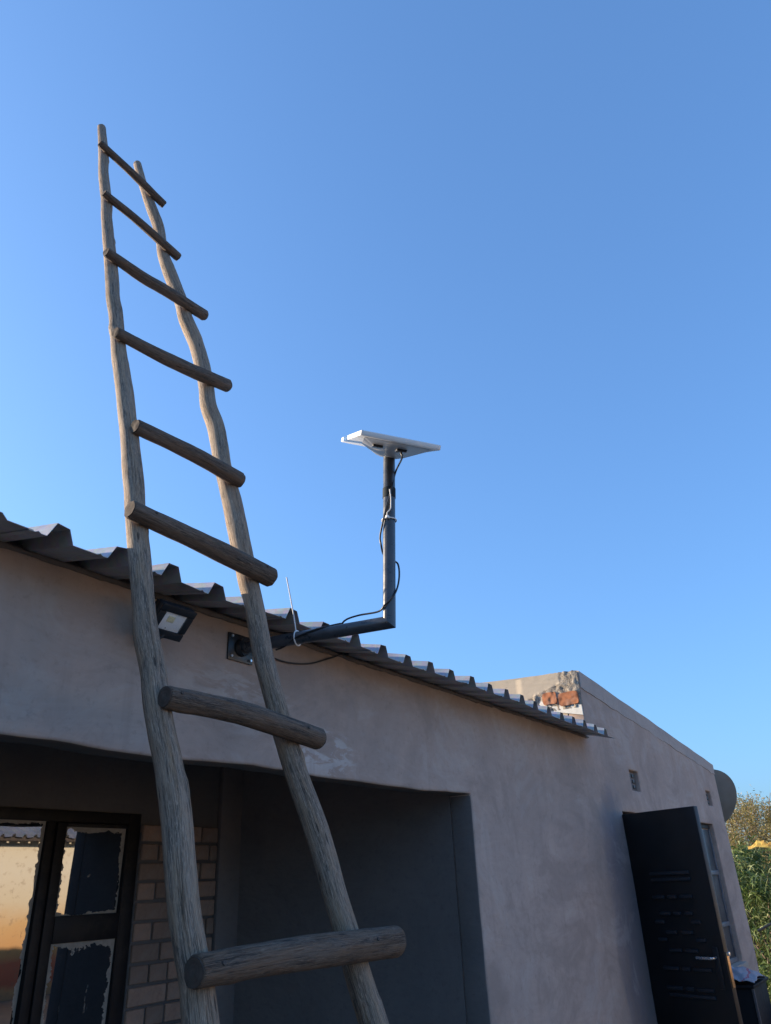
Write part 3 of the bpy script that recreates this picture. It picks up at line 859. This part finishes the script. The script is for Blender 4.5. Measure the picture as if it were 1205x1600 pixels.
for i, P in enumerate(RUNGS):
    P = [tuple(p) for p in P]
    if i == 6: kn = [(.05, 4.0, .02, .004)]
    elif i == 7: kn = [(.09, 4.6, .02, .006), (.33, 5.2, .014, .005)]
    else: kn = []
    # slightly chamfered sawn ends
    S = catmull(P, .01)
    a, b = S[0].copy(), S[-1].copy()
    d0 = (S[1].to_3d()-S[0].to_3d()).normalized(); d1 = (S[-1].to_3d()-S[-2].to_3d()).normalized()
    e0 = Vector((*(S[0].to_3d()-d0*.003), S[0][3]*.93)); e1 = Vector((*(S[-1].to_3d()+d1*.004), S[-1][3]*.90))
    S = [e0]+S+[e1]
    o = tube('rung', S, M['rung_wood'], None, 26, .01, .06, 11+i, True, None, 60, raw=True, bark=.05, knots=kn)
    lp(o)
    # sawn end faces
    n_ = NT('x').m if False else None
M['end_grain'] = None
def mat_end():
    n = NT('end_grain')
    a = n.obj()
    w = n.new('ShaderNodeTexWave', wave_type='RINGS', rings_direction='X'); n.link(a, w.inputs['Vector']); w.inputs['Scale'].default_value = 40; w.inputs['Distortion'].default_value = 3
    z = n.noise(a, 60, 5)
    c = n.mix(n.math('MULTIPLY', w.outputs['Fac'], .35), (.060, .042, .032), (.10, .07, .05))
    c = n.mix(n.ramp(z, [(.45, 0), (.6, .8)]), c, (.05, .04, .03))
    return n.out(c, .9, bumps=((z, .6, .003),))
M['end_grain'] = mat_end()
for i, P in enumerate(RUNGS):
    for e in (0, -1):
        p = Vector(P[e]); q = Vector(P[1 if e == 0 else -2])
        d = (p.to_3d()-q.to_3d()).normalized()
        vs, fs = [], []
        N = 22; R_ = p.w*.90
        up = d.orthogonal().normalized(); bi = d.cross(up)
        for ring, rr in enumerate((1.0, .66, .33)):
            for k in range(N):
                a = 2*pi*k/N
                v_ = (up*cos(a)+bi*sin(a))*R_*rr
                v_ += d*(.0035*noise.noise(Vector((v_.x*60+i, v_.y*60, v_.z*60)))+.0015)
                vs.append(v_)
        vs.append(d*.002)
        for ring in range(2):
            for k in range(N):
                k2 = (k+1) % N; fs.append((ring*N+k, ring*N+k2, (ring+1)*N+k2, (ring+1)*N+k))
        for k in range(N): fs.append((2*N+k, 2*N+(k+1) % N, 3*N))
        for k in range(N):   # skirt into the log
            vs.append(vs[k]-d*.008)
        for k in range(N): k2 = (k+1) % N; fs.append((3*N+1+k, 3*N+1+k2, k2, k))
        o = link_obj('sawn_end', fixn(mesh('sawn_end', vs, fs)), M['end_grain'], None, 60, p.to_3d()+d*.0045)
        lp(o)
# wire nails where rungs meet rails
def near(P, z):
    for a, b in zip(P[:-1], P[1:]):
        if b[2] <= z <= a[2]:
            t = (a[2]-z)/(a[2]-b[2]); return Vector(a)*(1-t)+Vector(b)*t
    return Vector(P[-1])
for P in RUNGS[5:]:
    for side, RL in ((0, LEFT), (-1, RIGHT)):
        q = near([tuple(x) for x in RL], P[side][2]-(0 if side == 0 else 0))
        # closest point of the rung to the rail in x
        best = min(catmull(P, .02), key=lambda s: abs(s.x-q.x))
        c_ = best.to_3d()+Vector((0, -.94, .34)).normalized()*(best.w*1.0)
        me = bpy.data.meshes.new('nail'); bm = bmesh.new(); bmesh.ops.create_cone(bm, cap_ends=True, segments=10, radius1=.005, radius2=.004, depth=.006)
        bm.to_mesh(me); bm.free()
        o = link_obj('nail', me, M['timber_dark'], None, 40, c_); o.rotation_euler = (radians(70), 0, 0); lp(o)

# ------------------------------------------------------------------ floodlight
fl = empty('floodlight', (1.365, DW, 2.295), 'small square black LED floodlight fixed high on the wall beside the ladder', 'floodlight')
FO = Vector((1.37, DW, 2.30))
def fp(name, me, mat, loc, rot=(0, 0, 0), parent=None, smooth=40):
    o = link_obj(name, me, mat, parent or fl, smooth, loc); o.rotation_euler = rot; return o
# body centre, tilted 45 degrees down
tf = radians(44)
body = fp('housing', box_me(.132, .028, .108, .006, 3), M['black_plastic'], (-.018, -.115, .012), (tf, 0, 0)); body.scale = (.92, .92, .92)
fp('bezel', box_me(.132, .010, .024, .003), M['black_plastic'], (0, -.017, .043), parent=body)
fp('bezel', box_me(.132, .010, .026, .003), M['black_plastic'], (0, -.017, -.041), parent=body)
fp('bezel', box_me(.026, .010, .056, .003), M['black_plastic'], (-.053, -.017, .002), parent=body)
fp('bezel', box_me(.026, .010, .056, .003), M['black_plastic'], (.053, -.017, .002), parent=body)
fp('reflector', box_me(.082, .004, .060, .001), M['white_plastic'], (0, -.0155, .002), parent=body)
M['led'] = mat_simple('led_yellow', (.66, .60, .34), .5, 0, 80, .25, .1)
fp('led_chip', box_me(.026, .003, .020, .001), M['led'], (-.010, -.0185, .010), parent=body)
gl = NT('lens_glass'); gl.out((.9, .9, .9), .05)
gt = gl.new('ShaderNodeBsdfTransparent'); gm_ = gl.new('ShaderNodeMixShader'); gm_.inputs[0].default_value = .10
gl.link(gt.outputs[0], gm_.inputs[1]); gl.link(gl.b.outputs[0], gm_.inputs[2]); gl.link(gm_.outputs[0], gl.n['Material Output'].inputs[0])
fp('lens', box_me(.080, .002, .058, .0005), gl.m, (0, -.021, .002), parent=body)
for k in range(7): fp('fin', box_me(.004, .022, .085, .001), M['black_plastic'], ((k-3)*.018, .024, 0), parent=body)
br = fp('bracket', box_me(.06, .004, .022, .001), M['black_plastic'], (.0, -.004, -.005))
for s_ in (-1, 1): fp('bracket_arm', box_me(.004, .115, .020, .001), M['black_plastic'], (s_*.028, -.052, 0), parent=br)
tube('cable', [(-.02, -.10, -.03, .0032), (-.035, -.085, -.052, .0032), (-.035, -.05, -.056, .0032), (-.03, -.02, -.04, .0032), (-.028, .002, -.01, .0032)], M['black_plastic'], fl, 8, .01)

# ------------------------------------------------------------------ wall-mounted flat antenna
ant = empty('flat_antenna', (1.74, DW, 2.335), 'flat white rectangular antenna on a black L-shaped pole bolted to the wall', 'antenna')
AO = Vector((1.74, DW, 2.335))
def ap(name, me, mat, loc, rot=(0, 0, 0), parent=None, smooth=40):
    o = link_obj(name, me, mat, parent or ant, smooth, loc); o.rotation_euler = rot; return o
plate = ap('base_plate', box_me(.114, .006, .092, .002), M['black_paint'], (.002, -.0035, -.005), (0, radians(0), 0))
for sx in (-1, 1):
    for sz in (-1, 1):
        bm = bmesh.new(); bmesh.ops.create_cone(bm, cap_ends=True, segments=6, radius1=.0052, radius2=.0045, depth=.008)
        me = bpy.data.meshes.new('bolt'); bm.to_mesh(me); bm.free()
        ap('bolt', me, M['steel_bolt'], (sx*.044, -.006, sz*.034), (radians(90), 0, 0), parent=plate)
E0 = Vector((1.862, 1.245, 2.335))        # elbow
TOP = Vector((1.874, 1.222, 2.925))
P0 = Vector((1.742, DW-.004, 2.332))
ra = .0205
tube('flange', [(*(P0-AO), .031), (*(P0-AO+(E0-P0).normalized()*.018), .029)], M['black_paint'], ant, 24, .01)
def dd(v): return v-AO
# the arm, elbow and pole as one welded pipe with a mitred elbow
dirA = (E0-P0).normalized(); dirP = (TOP-E0).normalized()
def pipe(name, a, b, r, mat, miter_a=None, miter_b=None, seg=28, lump=0):
    d = (b-a).normalized(); up = d.orthogonal().normalized(); bi = d.cross(up)
    vs, fs = [], []
    n = max(2, int((b-a).length/.04))
    for i in range(n+1):
        for k in range(seg):
            an = 2*pi*k/seg; off = (up*cos(an)+bi*sin(an))*r
            p = a+(b-a)*(i/n)+off
            if i == 0 and miter_a is not None: p = p-d*((p-a).dot(miter_a)/d.dot(miter_a))
            if i == n and miter_b is not None: p = p-d*((p-b).dot(miter_b)/d.dot(miter_b))
            vs.append(p)
    for i in range(n):
        for k in range(seg): k2 = (k+1) % seg; fs.append((i*seg+k, i*seg+k2, (i+1)*seg+k2, (i+1)*seg+k))
    fs += [tuple(range(seg)), tuple(range(n*seg, (n+1)*seg))]
    return fixn(mesh(name, vs, fs))
mit = (dirA-dirP).normalized(); mit = (dirA+dirP).normalized()
arm = link_obj('arm', pipe('arm', dd(P0), dd(E0), ra, M['pole_paint'], None, mit), M['pole_paint'], ant, 40)
pole = link_obj('pole', pipe('pole', dd(E0), dd(TOP), ra, M['pole_paint'], mit, None), M['pole_paint'], ant, 40)
M['tape'] = mat_simple('tape', (.018, .026, .032), .75, 0, 20, .2, .2, spec=.2)
def sleeve(a, b, f0, f1, name, mat, par, dr=.0016):
    d = (b-a)
    link_obj(name, pipe(name, dd(a+d*f0), dd(a+d*f1), ra+dr, mat), mat, ant, 40)
sleeve(E0, TOP, .735, .795, 'tape_wrap', M['tape'], pole)

# panel: tilted box
nrm = -Vector((.2462, .4265, -.8704)).normalized()
uu = Vector((.762, -.641, -.098)).normalized(); uu = (uu-nrm*uu.dot(nrm)).normalized()
vv = nrm.cross(uu)
PC = Vector((1.807, 1.183, 2.93))+nrm*.006
PM = Matrix((uu, vv, nrm)).transposed().to_4x4()
PM.translation = PC-AO
panel = link_obj('panel', box_me(.258, .420, .017, .003, 2), M['white_plastic'], ant, 40)
panel.matrix_local = PM
# local position of the pole top under the panel
pl_ = PM.inverted() @ (TOP-AO)
# tapered mount plate (truncated pyramid) under the panel
hx_, hy_ = .105, .075
vs = []
for (x_, y_) in ((-.118, -.188), (.120, -.188), (.095, .075), (-.080, .075)): vs.append((x_, y_, -.0085))
for (sx, sy) in ((-1, -1), (1, -1), (1, 1), (-1, 1)): vs.append((pl_.x+sx*.034, pl_.y+sy*.031, pl_.z+.002))
mp = mesh('mount', vs, [(0, 1, 2, 3), (7, 6, 5, 4), (0, 4, 5, 1), (1, 5, 6, 2), (2, 6, 7, 3), (3, 7, 4, 0)])
fixn(mp)
bm = bmesh.new(); bm.from_mesh(mp); bmesh.ops.bevel(bm, geom=bm.edges[:], offset=.006, segments=2, affect='EDGES'); bm.to_mesh(mp); bm.free()
mount = link_obj('mount_plate', mp, M['grey_plastic'], panel, 40)
# cable along pole and arm
def ac(pts, r, name, mat=M['black_plastic'], par=ant, seg=8):
    return tube(name, [(*(Vector(p)-AO), r) for p in pts], mat, par, seg, .008)
side = dirP.cross(Vector((0.83, .55, 0))).normalized()      # screen-right / left around the pole
fwd = Vector((.83, .55, 0)).normalized()
def around(f, s, k=1.0):
    """point beside the pole: f along it, s sideways (in radii), in front"""
    p = E0+(TOP-E0)*f
    fr = sqrt(max(0, 1-min(1, s*s)))
    return p+side*(-s*ra*1.25*k)-fwd*(fr*ra*1.2)
# near sloping face of the mount, in panel space
q0 = Vector((0, -.188, -.0085)); q1 = Vector((pl_.x, pl_.y-.031, pl_.z+.002))
fdir = (q1-q0).normalized()
fx_ = Vector((1, 0, 0)); fn = fx_.cross(Vector((0, fdir.y, fdir.z)).normalized())
fn = -fn if fn.z > 0 else fn
FR = Matrix((fx_, Vector((0, fdir.y, fdir.z)).normalized(), fn)).transposed().to_4x4()
for j, xx in enumerate((-.052, .028)):
    k = .40
    pz = q0.y+(q1.y-q0.y)*k; zz = q0.z+(q1.z-q0.z)*k
    o = link_obj('port', box_me(.034, .030, .010, .002), M['black_plastic'], panel, 40)
    mm = FR.copy(); mm.translation = Vector((xx, pz, zz))+fn*.002
    o.matrix_local = mm
PORT = (Matrix.Translation(AO) @ PM) @ Vector((.028, q0.y+(q1.y-q0.y)*.5, q0.z+(q1.z-q0.z)*.5))
# cable down the pole, over the arm and along under the eave
def behind(f, s_):
    return E0+(TOP-E0)*f+side*(-s_*ra*1.2)+fwd*(ra*1.25)
pts = [PORT+Vector((0, 0, .004)), PORT+Vector((-.005, -.012, -.03)), around(.90, .9), around(.78, .35), around(.70, -.1), around(.66, -.35),
       around(.58, -.75), around(.50, -1.05, 1.1), around(.45, -1.0, 1.05), behind(.40, -.7), behind(.37, .5),
       around(.33, 1.0, 1.1), around(.27, 1.15, 1.1), around(.20, 1.05, 1.0), around(.13, .5), around(.085, -.5), around(.06, -1.3),
       E0-dirA*.105+Vector((0, -.004, .040)), E0-dirA*.145+Vector((0, 0, .034)), E0-dirA*.165+Vector((0, 0, .020))]
ac([tuple(p) for p in pts], .0031, 'cable')
arml = (E0-P0).length
def onarm(d, s, out=1.2):
    """point on the camera side of the arm; s = height in radii"""
    p = E0-dirA*d
    n = Vector((-.75, -.55, 0)); n = (n-dirA*n.dot(dirA)).normalized()
    return p+Vector((0, 0, s*ra))+n*sqrt(max(.0, 1-min(1, s*s)))*ra*out
pts = [onarm(.165, 1.15), onarm(.21, .9), onarm(.25, .3), onarm(.29, -.4), onarm(.32, -1.1), Vector((2.28, DW-.03, 2.425)), Vector((2.16, DW-.006, 2.375)),
       Vector((2.05, DW-.005, 2.338)), Vector((1.93, DW-.005, 2.328)), Vector((1.86, DW-.005, 2.334)), Vector((1.80, DW-.008, 2.345))]
pts = [onarm(.165, 1.15), onarm(.20, .95), onarm(.25, .5), onarm(.31, -.2), onarm(.37, -1.0), onarm(.40, -1.3)]
ac([tuple(p) for p in pts], .0032, 'cable')
pts = [Vector((2.44, DW-.004, 2.425)), Vector((2.33, DW-.006, 2.435)), Vector((2.22, DW-.006, 2.395)), Vector((2.10, DW-.005, 2.350)), Vector((1.98, DW-.005, 2.330)), Vector((1.88, DW-.005, 2.332)), Vector((1.80, DW-.010, 2.336))]
ac([tuple(p) for p in pts], .0030, 'cable')
# cable ties
def ring(c, axis, r, rt, name, mat):
    up = axis.orthogonal().normalized(); bi = axis.cross(up)
    P = [(*(c+(up*cos(2*pi*k/24)+bi*sin(2*pi*k/24))*r-AO), rt) for k in range(25)]
    return tube(name, P, mat, ant, 6, .01, raw=True, cap=False)
ring(E0+(TOP-E0)*.595, dirP, ra*1.16, .0026, 'cable_tie', M['white_plastic'])
c_ = around(.595, -.2)
ac([tuple(c_), tuple(c_-fwd*.012+Vector((0, 0, .012))), tuple(around(.64, .2)-fwd*.010), tuple(around(.70, .25)-fwd*.012), tuple(around(.765, .1)-fwd*.008)], .0019, 'tie_tail', M['white_plastic'])
me = box_me(.012, .010, .010, .002)
ap('tie_head', me, M['white_plastic'], c_-AO-fwd*.004)
ca = E0-dirA*(arml*.60)
ring(ca, dirA, ra*1.18, .0024, 'cable_tie', M['white_plastic'])
t0 = onarm(arml*.60, .9)
ac([tuple(t0), tuple(t0+Vector((-.012, .0, .05))), tuple(t0+Vector((-.028, .0, .105))), tuple(t0+Vector((-.050, .0, .175)))], .0021, 'tie_tail', M['white_plastic'])

# ------------------------------------------------------------------ satellite dish behind the corner
sat = empty('satellite_dish', (9.0, 2.3, 0), 'round grey satellite dish seen from behind at the far corner of the house', 'satellite dish')
SO = Vector((9.0, 2.3, 0))
def bowl(R_, depth, th, seg=48, rings=10):
    vs, fs = [], []
    for side in (0, 1):
        for i in range(rings+1):
            r = R_*i/rings
            for k in range(seg):
                a = 2*pi*k/seg
                vs.append((r*cos(a)*.94, r*sin(a), depth*(r/R_)**2-(th if side else 0)))
    def ix(s, i, k): return s*(rings+1)*seg+i*seg+k % seg
    for s in (0, 1):
        for i in range(rings):
            for k in range(seg):
                f = (ix(s, i, k), ix(s, i, k+1), ix(s, i+1, k+1), ix(s, i+1, k))
                fs.append(f if s == 0 else f[::-1])
    for k in range(seg): fs.append((ix(0, rings, k), ix(0, rings, k+1), ix(1, rings, k+1), ix(1, rings, k)))
    me = mesh('bowl', vs, fs)
    bm = bmesh.new(); bm.from_mesh(me); bmesh.ops.remove_doubles(bm, verts=bm.verts, dist=1e-5); bmesh.ops.recalc_face_normals(bm, faces=bm.faces); bm.to_mesh(me); bm.free()
    return me
sn = Vector((.62, .55, .55)).normalized()       # where the dish looks
SC = Vector((8.98, 2.0, 2.25))
su = sn.orthogonal(); su = sn.cross(Vector((0, 0, 1))).normalized(); sv = sn.cross(su)
SM = Matrix((su, sv, sn)).transposed().to_4x4(); SM.translation = SC-SO
refl = link_obj('reflector', bowl(.345, .055, .004), M['dish_grey'], sat, 40); refl.matrix_local = SM
rimp = [(.345*.94*cos(2*pi*k/48), .345*sin(2*pi*k/48), .055, .005) for k in range(49)]
rim = tube('rim', rimp, M['dish_grey'], refl, 6, .01, raw=True, cap=False)
tube('feed_arm', [(0, -.335, .055, .009), (0, -.28, .26, .009), (0, -.06, .38, .009)], M['dish_grey'], refl, 10, .05)
link_obj('receiver', box_me(.05, .05, .11, .01), M['grey_plastic'], refl, 40, (0, -.03, .41))
bk = link_obj('bracket', box_me(.10, .10, .03, .006), M['black_paint'], refl, 40, (0, 0, -.022))
tube('mast', [(*(Vector(p)-SO), .022) for p in ((8.95, 2.04, 2.21), (8.93, 2.1, 2.08), (8.8, 2.1, 1.95), (8.375, 2.16, 1.9))], M['black_paint'], sat, 14, .03)

# ------------------------------------------------------------------ cabinet, cloth, sack below the window
cab = empty('cabinet', (6.15, 1.55, 0), 'black waist-high cabinet standing by the wall behind the open door', 'cabinet')
def cp(name, a, b, mat, bev=.004): return box(name, [a[0]-6.15, a[1]-1.55, a[2]], [b[0]-6.15, b[1]-1.55, b[2]], mat, cab, bev)
CT = .935
cp('carcass', (5.98, 1.335, .05), (6.45, 1.745, CT-.02), M['cabinet_black'])
cp('top', (5.965, 1.315, CT-.019), (6.465, 1.755, CT), M['cabinet_black'])
M['worn_edge'] = mat_simple('worn_edge', (.10, .08, .078), .6, 0, 30, .3, .3)
cp('edge_trim', (5.969, 1.318, .06), (5.979, 1.334, CT-.021), M['worn_edge'], .002)
for yy in (1.36, 1.70): cp('foot', (6.0, yy-.02, 0), (6.04, yy+.02, .05), M['black_plastic'])
# crumpled cloth
vs, fs = [], []
NU, NV = 60, 44
for i in range(NU+1):
    for j in range(NV+1):
        u = i/NU; v_ = j/NV
        x = 5.955+.36*u; y = 1.300+.44*v_
        prof = max(0, sin(pi*min(1, u*.93+.07)))**.7*max(0, sin(pi*(v_*.9+.06)))**.6
        f_ = noise.fractal(Vector((u*3.2, v_*5.5+1.5*u, 1.2)), 1, 2, 4)
        fold = abs(sin((v_*5.2+u*1.8+.6*noise.noise(Vector((u*3, v_*3, 9))))*pi))
        z = CT+.006+.10*prof*(.72+.45*fold*.6+.3*f_)
        ed = .018*noise.noise(Vector((u*8, v_*8, 3)))
        vs.append((x+ed-6.15, y+ed-1.55, max(CT+.003, z)))
for i in range(NU):
    for j in range(NV):
        a = i*(NV+1)+j; fs.append((a, a+NV+1, a+NV+2, a+1))
me = mesh('cloth', vs, fs)
me.materials.append(M['cloth']); me.materials.append(M['cloth_pink'])
for p_ in me.polygons:
    j = p_.index % NV
    w_ = j+3*sin(p_.index//NV*.12)
    if 6.0 < w_ < 7.3: p_.material_index = 1
cl = link_obj('cloth', me, None, None, 70, (6.15, 1.55, 0))
cl.modifiers.new('t', 'SOLIDIFY').thickness = .003
tag(cl, 'crumpled pale grey cloth with a pink stripe lying on the black cabinet', 'cloth')
# bulging dark sack
bm = bmesh.new(); bmesh.ops.create_icosphere(bm, subdivisions=5, radius=1)
for v_ in bm.verts:
    c_ = v_.co
    z = c_.z
    r_ = 1+.10*noise.fractal(Vector((c_.x*2, c_.y*2, c_.z*2)), 1, 2, 5)+.05*abs(noise.noise(Vector((c_.x*7, c_.y*7, c_.z*5))))
    neck = 1 if z < .55 else max(.16, 1-(z-.55)*2.0)
    v_.co = Vector((c_.x*.26*r_*neck, c_.y*.24*r_*neck, max(0, .44+z*.47*r_)))
me = bpy.data.meshes.new('sack'); bm.to_mesh(me); bm.free()
sk = link_obj('sack', me, M['sack'], None, 60, (6.62, 1.16, 0))
tag(sk, 'bulging dark plastic sack standing beside the black cabinet', 'sack')

# ------------------------------------------------------------------ bushes beyond the house
def leaves(name, N, pos, size, mat, parent, seed, up=.3, width=.18, droop=.35):
    r_ = random.Random(seed)
    vs, fs, tint = [], [], []
    for i in range(N):
        p, c_ = pos(r_)
        L = size*r_.uniform(.6, 1.3)
        d = Vector((r_.gauss(0, 1), r_.gauss(0, 1), r_.gauss(up, .7))).normalized()
        w = d.cross(Vector((r_.gauss(0, 1), r_.gauss(0, 1), r_.gauss(0, 1)))).normalized()*L*width
        m = p+d*L*.5+Vector((0, 0, -L*droop*.2)); e = p+d*L+Vector((0, 0, -L*droop))
        b = len(vs)
        vs += [p, m+w*.5, e, m-w*.5]
        fs.append((b, b+1, b+2, b+3))
        t0 = min(1, max(0, r_.gauss(.45, .3))); t1 = r_.random()
        tint += [t0, t1, 0]*4
    me = mesh(name, vs, fs)
    at = me.attributes.new('tint', 'FLOAT_VECTOR', 'POINT'); at.data.foreach_set('vector', tint)
    return link_obj(name, me, mat, parent)
def crown_pos(C_, R_, clumps, seed, base=0.0, spread=.11):
    r0 = random.Random(seed); cl = []
    for i in range(clumps):
        a = r0.uniform(0, 2*pi); q = sqrt(r0.random()); hgt = r0.uniform(base, 1)
        prof = (1-max(0, hgt-.45)**2*1.9)
        cl.append((Vector((cos(a)*q*R_[0]*prof, sin(a)*q*R_[1]*prof, hgt*R_[2]*(1-.28*q*q*r0.uniform(.3, 1.3)))), r0.uniform(.6, 1.3)))
    def pos(r_):
        c_, s = r_.choice(cl)
        d = Vector((r_.gauss(0, 1), r_.gauss(0, 1), r_.gauss(0, 1)))*spread*s*R_[0]*.6
        p = c_+d; p.z = max(.03, p.z)
        return p, c_
    return pos, cl
def bush(name, loc, R_, N, size, mat, label, cat, seed, width, up, clumps, base=.0, stems=14, droop=.3, spread=.11):
    e = empty(name, loc, label, cat, 'bushes beyond the end of the house')
    pos, cl = crown_pos(None, R_, clumps, seed, base, spread)
    leaves('crown', N, pos, size, mat, e, seed, up, width, droop)
    r_ = random.Random(seed+5)
    for i in range(stems):
        c_, s = cl[i]
        a = Vector((r_.uniform(-.3, .3)*R_[0], r_.uniform(-.3, .3)*R_[1], 0))
        tube('branch', [(*a, .02), (*(a*.5+c_*.5+Vector((0, 0, .1))), .012), (*(c_+Vector((r_.uniform(-.1, .1), r_.uniform(-.1, .1), .12*R_[2]*r_.random()))), .004)], M['twig'], e, 5, .3)
    return e
bush('bush', (14.6, 2.75, 0), (2.3, 2.0, 2.66), 120000, .046, M['leaf_gold'], 'tall golden-brown twiggy bush standing highest behind the green leafy one', 'bush', 21, .30, .7, 900, .15, 260, .1, .065)
bush('bush', (11.6, 2.35, 0), (1.25, 1.15, 1.88), 20000, .125, M['leaf_green'], 'dense green bush with long narrow leaves right behind the house corner', 'bush', 33, .15, .2, 170, 0, 24, .55)
bush('bush', (12.2, .2, 0), (1.4, 1.2, 1.9), 12000, .10, M['leaf_green'], 'lower green leafy bush furthest from the house wall', 'bush', 44, .16, .2, 150, 0, 20, .5)
# dry yellow leaf lying on the green bush
vs, fs = [], []
for i in range(13):
    t = i/12
    w = .040*sin(pi*min(1, t*.9+.08))**.6
    cz = .03*sin(t*5)+.02*t+.02*noise.noise(Vector((t*7, 3, 3)))
    for k, q in enumerate((-1, -.4, .3, 1)):
        vs.append((t*.05+.01*q, -t*.45, cz+q*w*.9+.035*noise.noise(Vector((t*9, q*3, 1)))+(0 if abs(q) < 1 else .045*noise.noise(Vector((t*20, q, 4))))))
for i in range(12):
    for k in range(3): a = i*4+k; fs.append((a, a+1, a+5, a+4))
dl = link_obj('dry_leaf', mesh('dry_leaf', vs, fs), M['leaf_dry'], None, None, (10.6, 2.05, 1.83))
dl.modifiers.new('t', 'SOLIDIFY').thickness = .004
tag(dl, 'long dry yellow-orange leaf lying on top of the green bush', 'dry leaf')
br_ = tube('fallen_branch', [(9.6, 1.95, 1.02, .012), (9.6, 1.75, 1.10, .013), (9.6, 1.5, 1.13, .015), (9.62, .9, 1.16, .018), (9.7, .2, .9, .02), (9.8, -.5, .0, .022)], M['twig'], None, 10, .04, .1, 4)
tag(br_, 'bare bent grey branch in front of the green bush', 'branch')

# ------------------------------------------------------------------ house across the yard (seen in the window glass)
OY = -4.86
opp = empty('yard_house', (7, OY-1.5, 0), 'cream limewashed house across the yard with red dado and corrugated roof, mirrored in the window', 'house')
OM = Matrix.Translation((-7, -(OY-1.5), 0))
def op(o): o.parent = opp; o.matrix_parent_inverse = OM; return o
op(box('wall', (2.5, OY-2.8, 0), (13, OY, 2.16), M['limewash'], None, .01))
for s_ in range(16):
    o = sheet(-2.6-.3+s_*4*PITCH, 4, 0, 3.4, 0, 0, M['roof'], s_+200)
    for v_ in o.data.vertices:
        x, y, z = v_.co
        v_.co = (x+5.0, OY+.34-y, 2.08+z+y*.36+(.0016 if s_ % 2 else 0))
    o.data.flip_normals()
    op(o)
op(box('fascia', (2.3, OY+.26, 2.035), (13.2, OY+.285, 2.085), M['timber_dark'], None, .002))
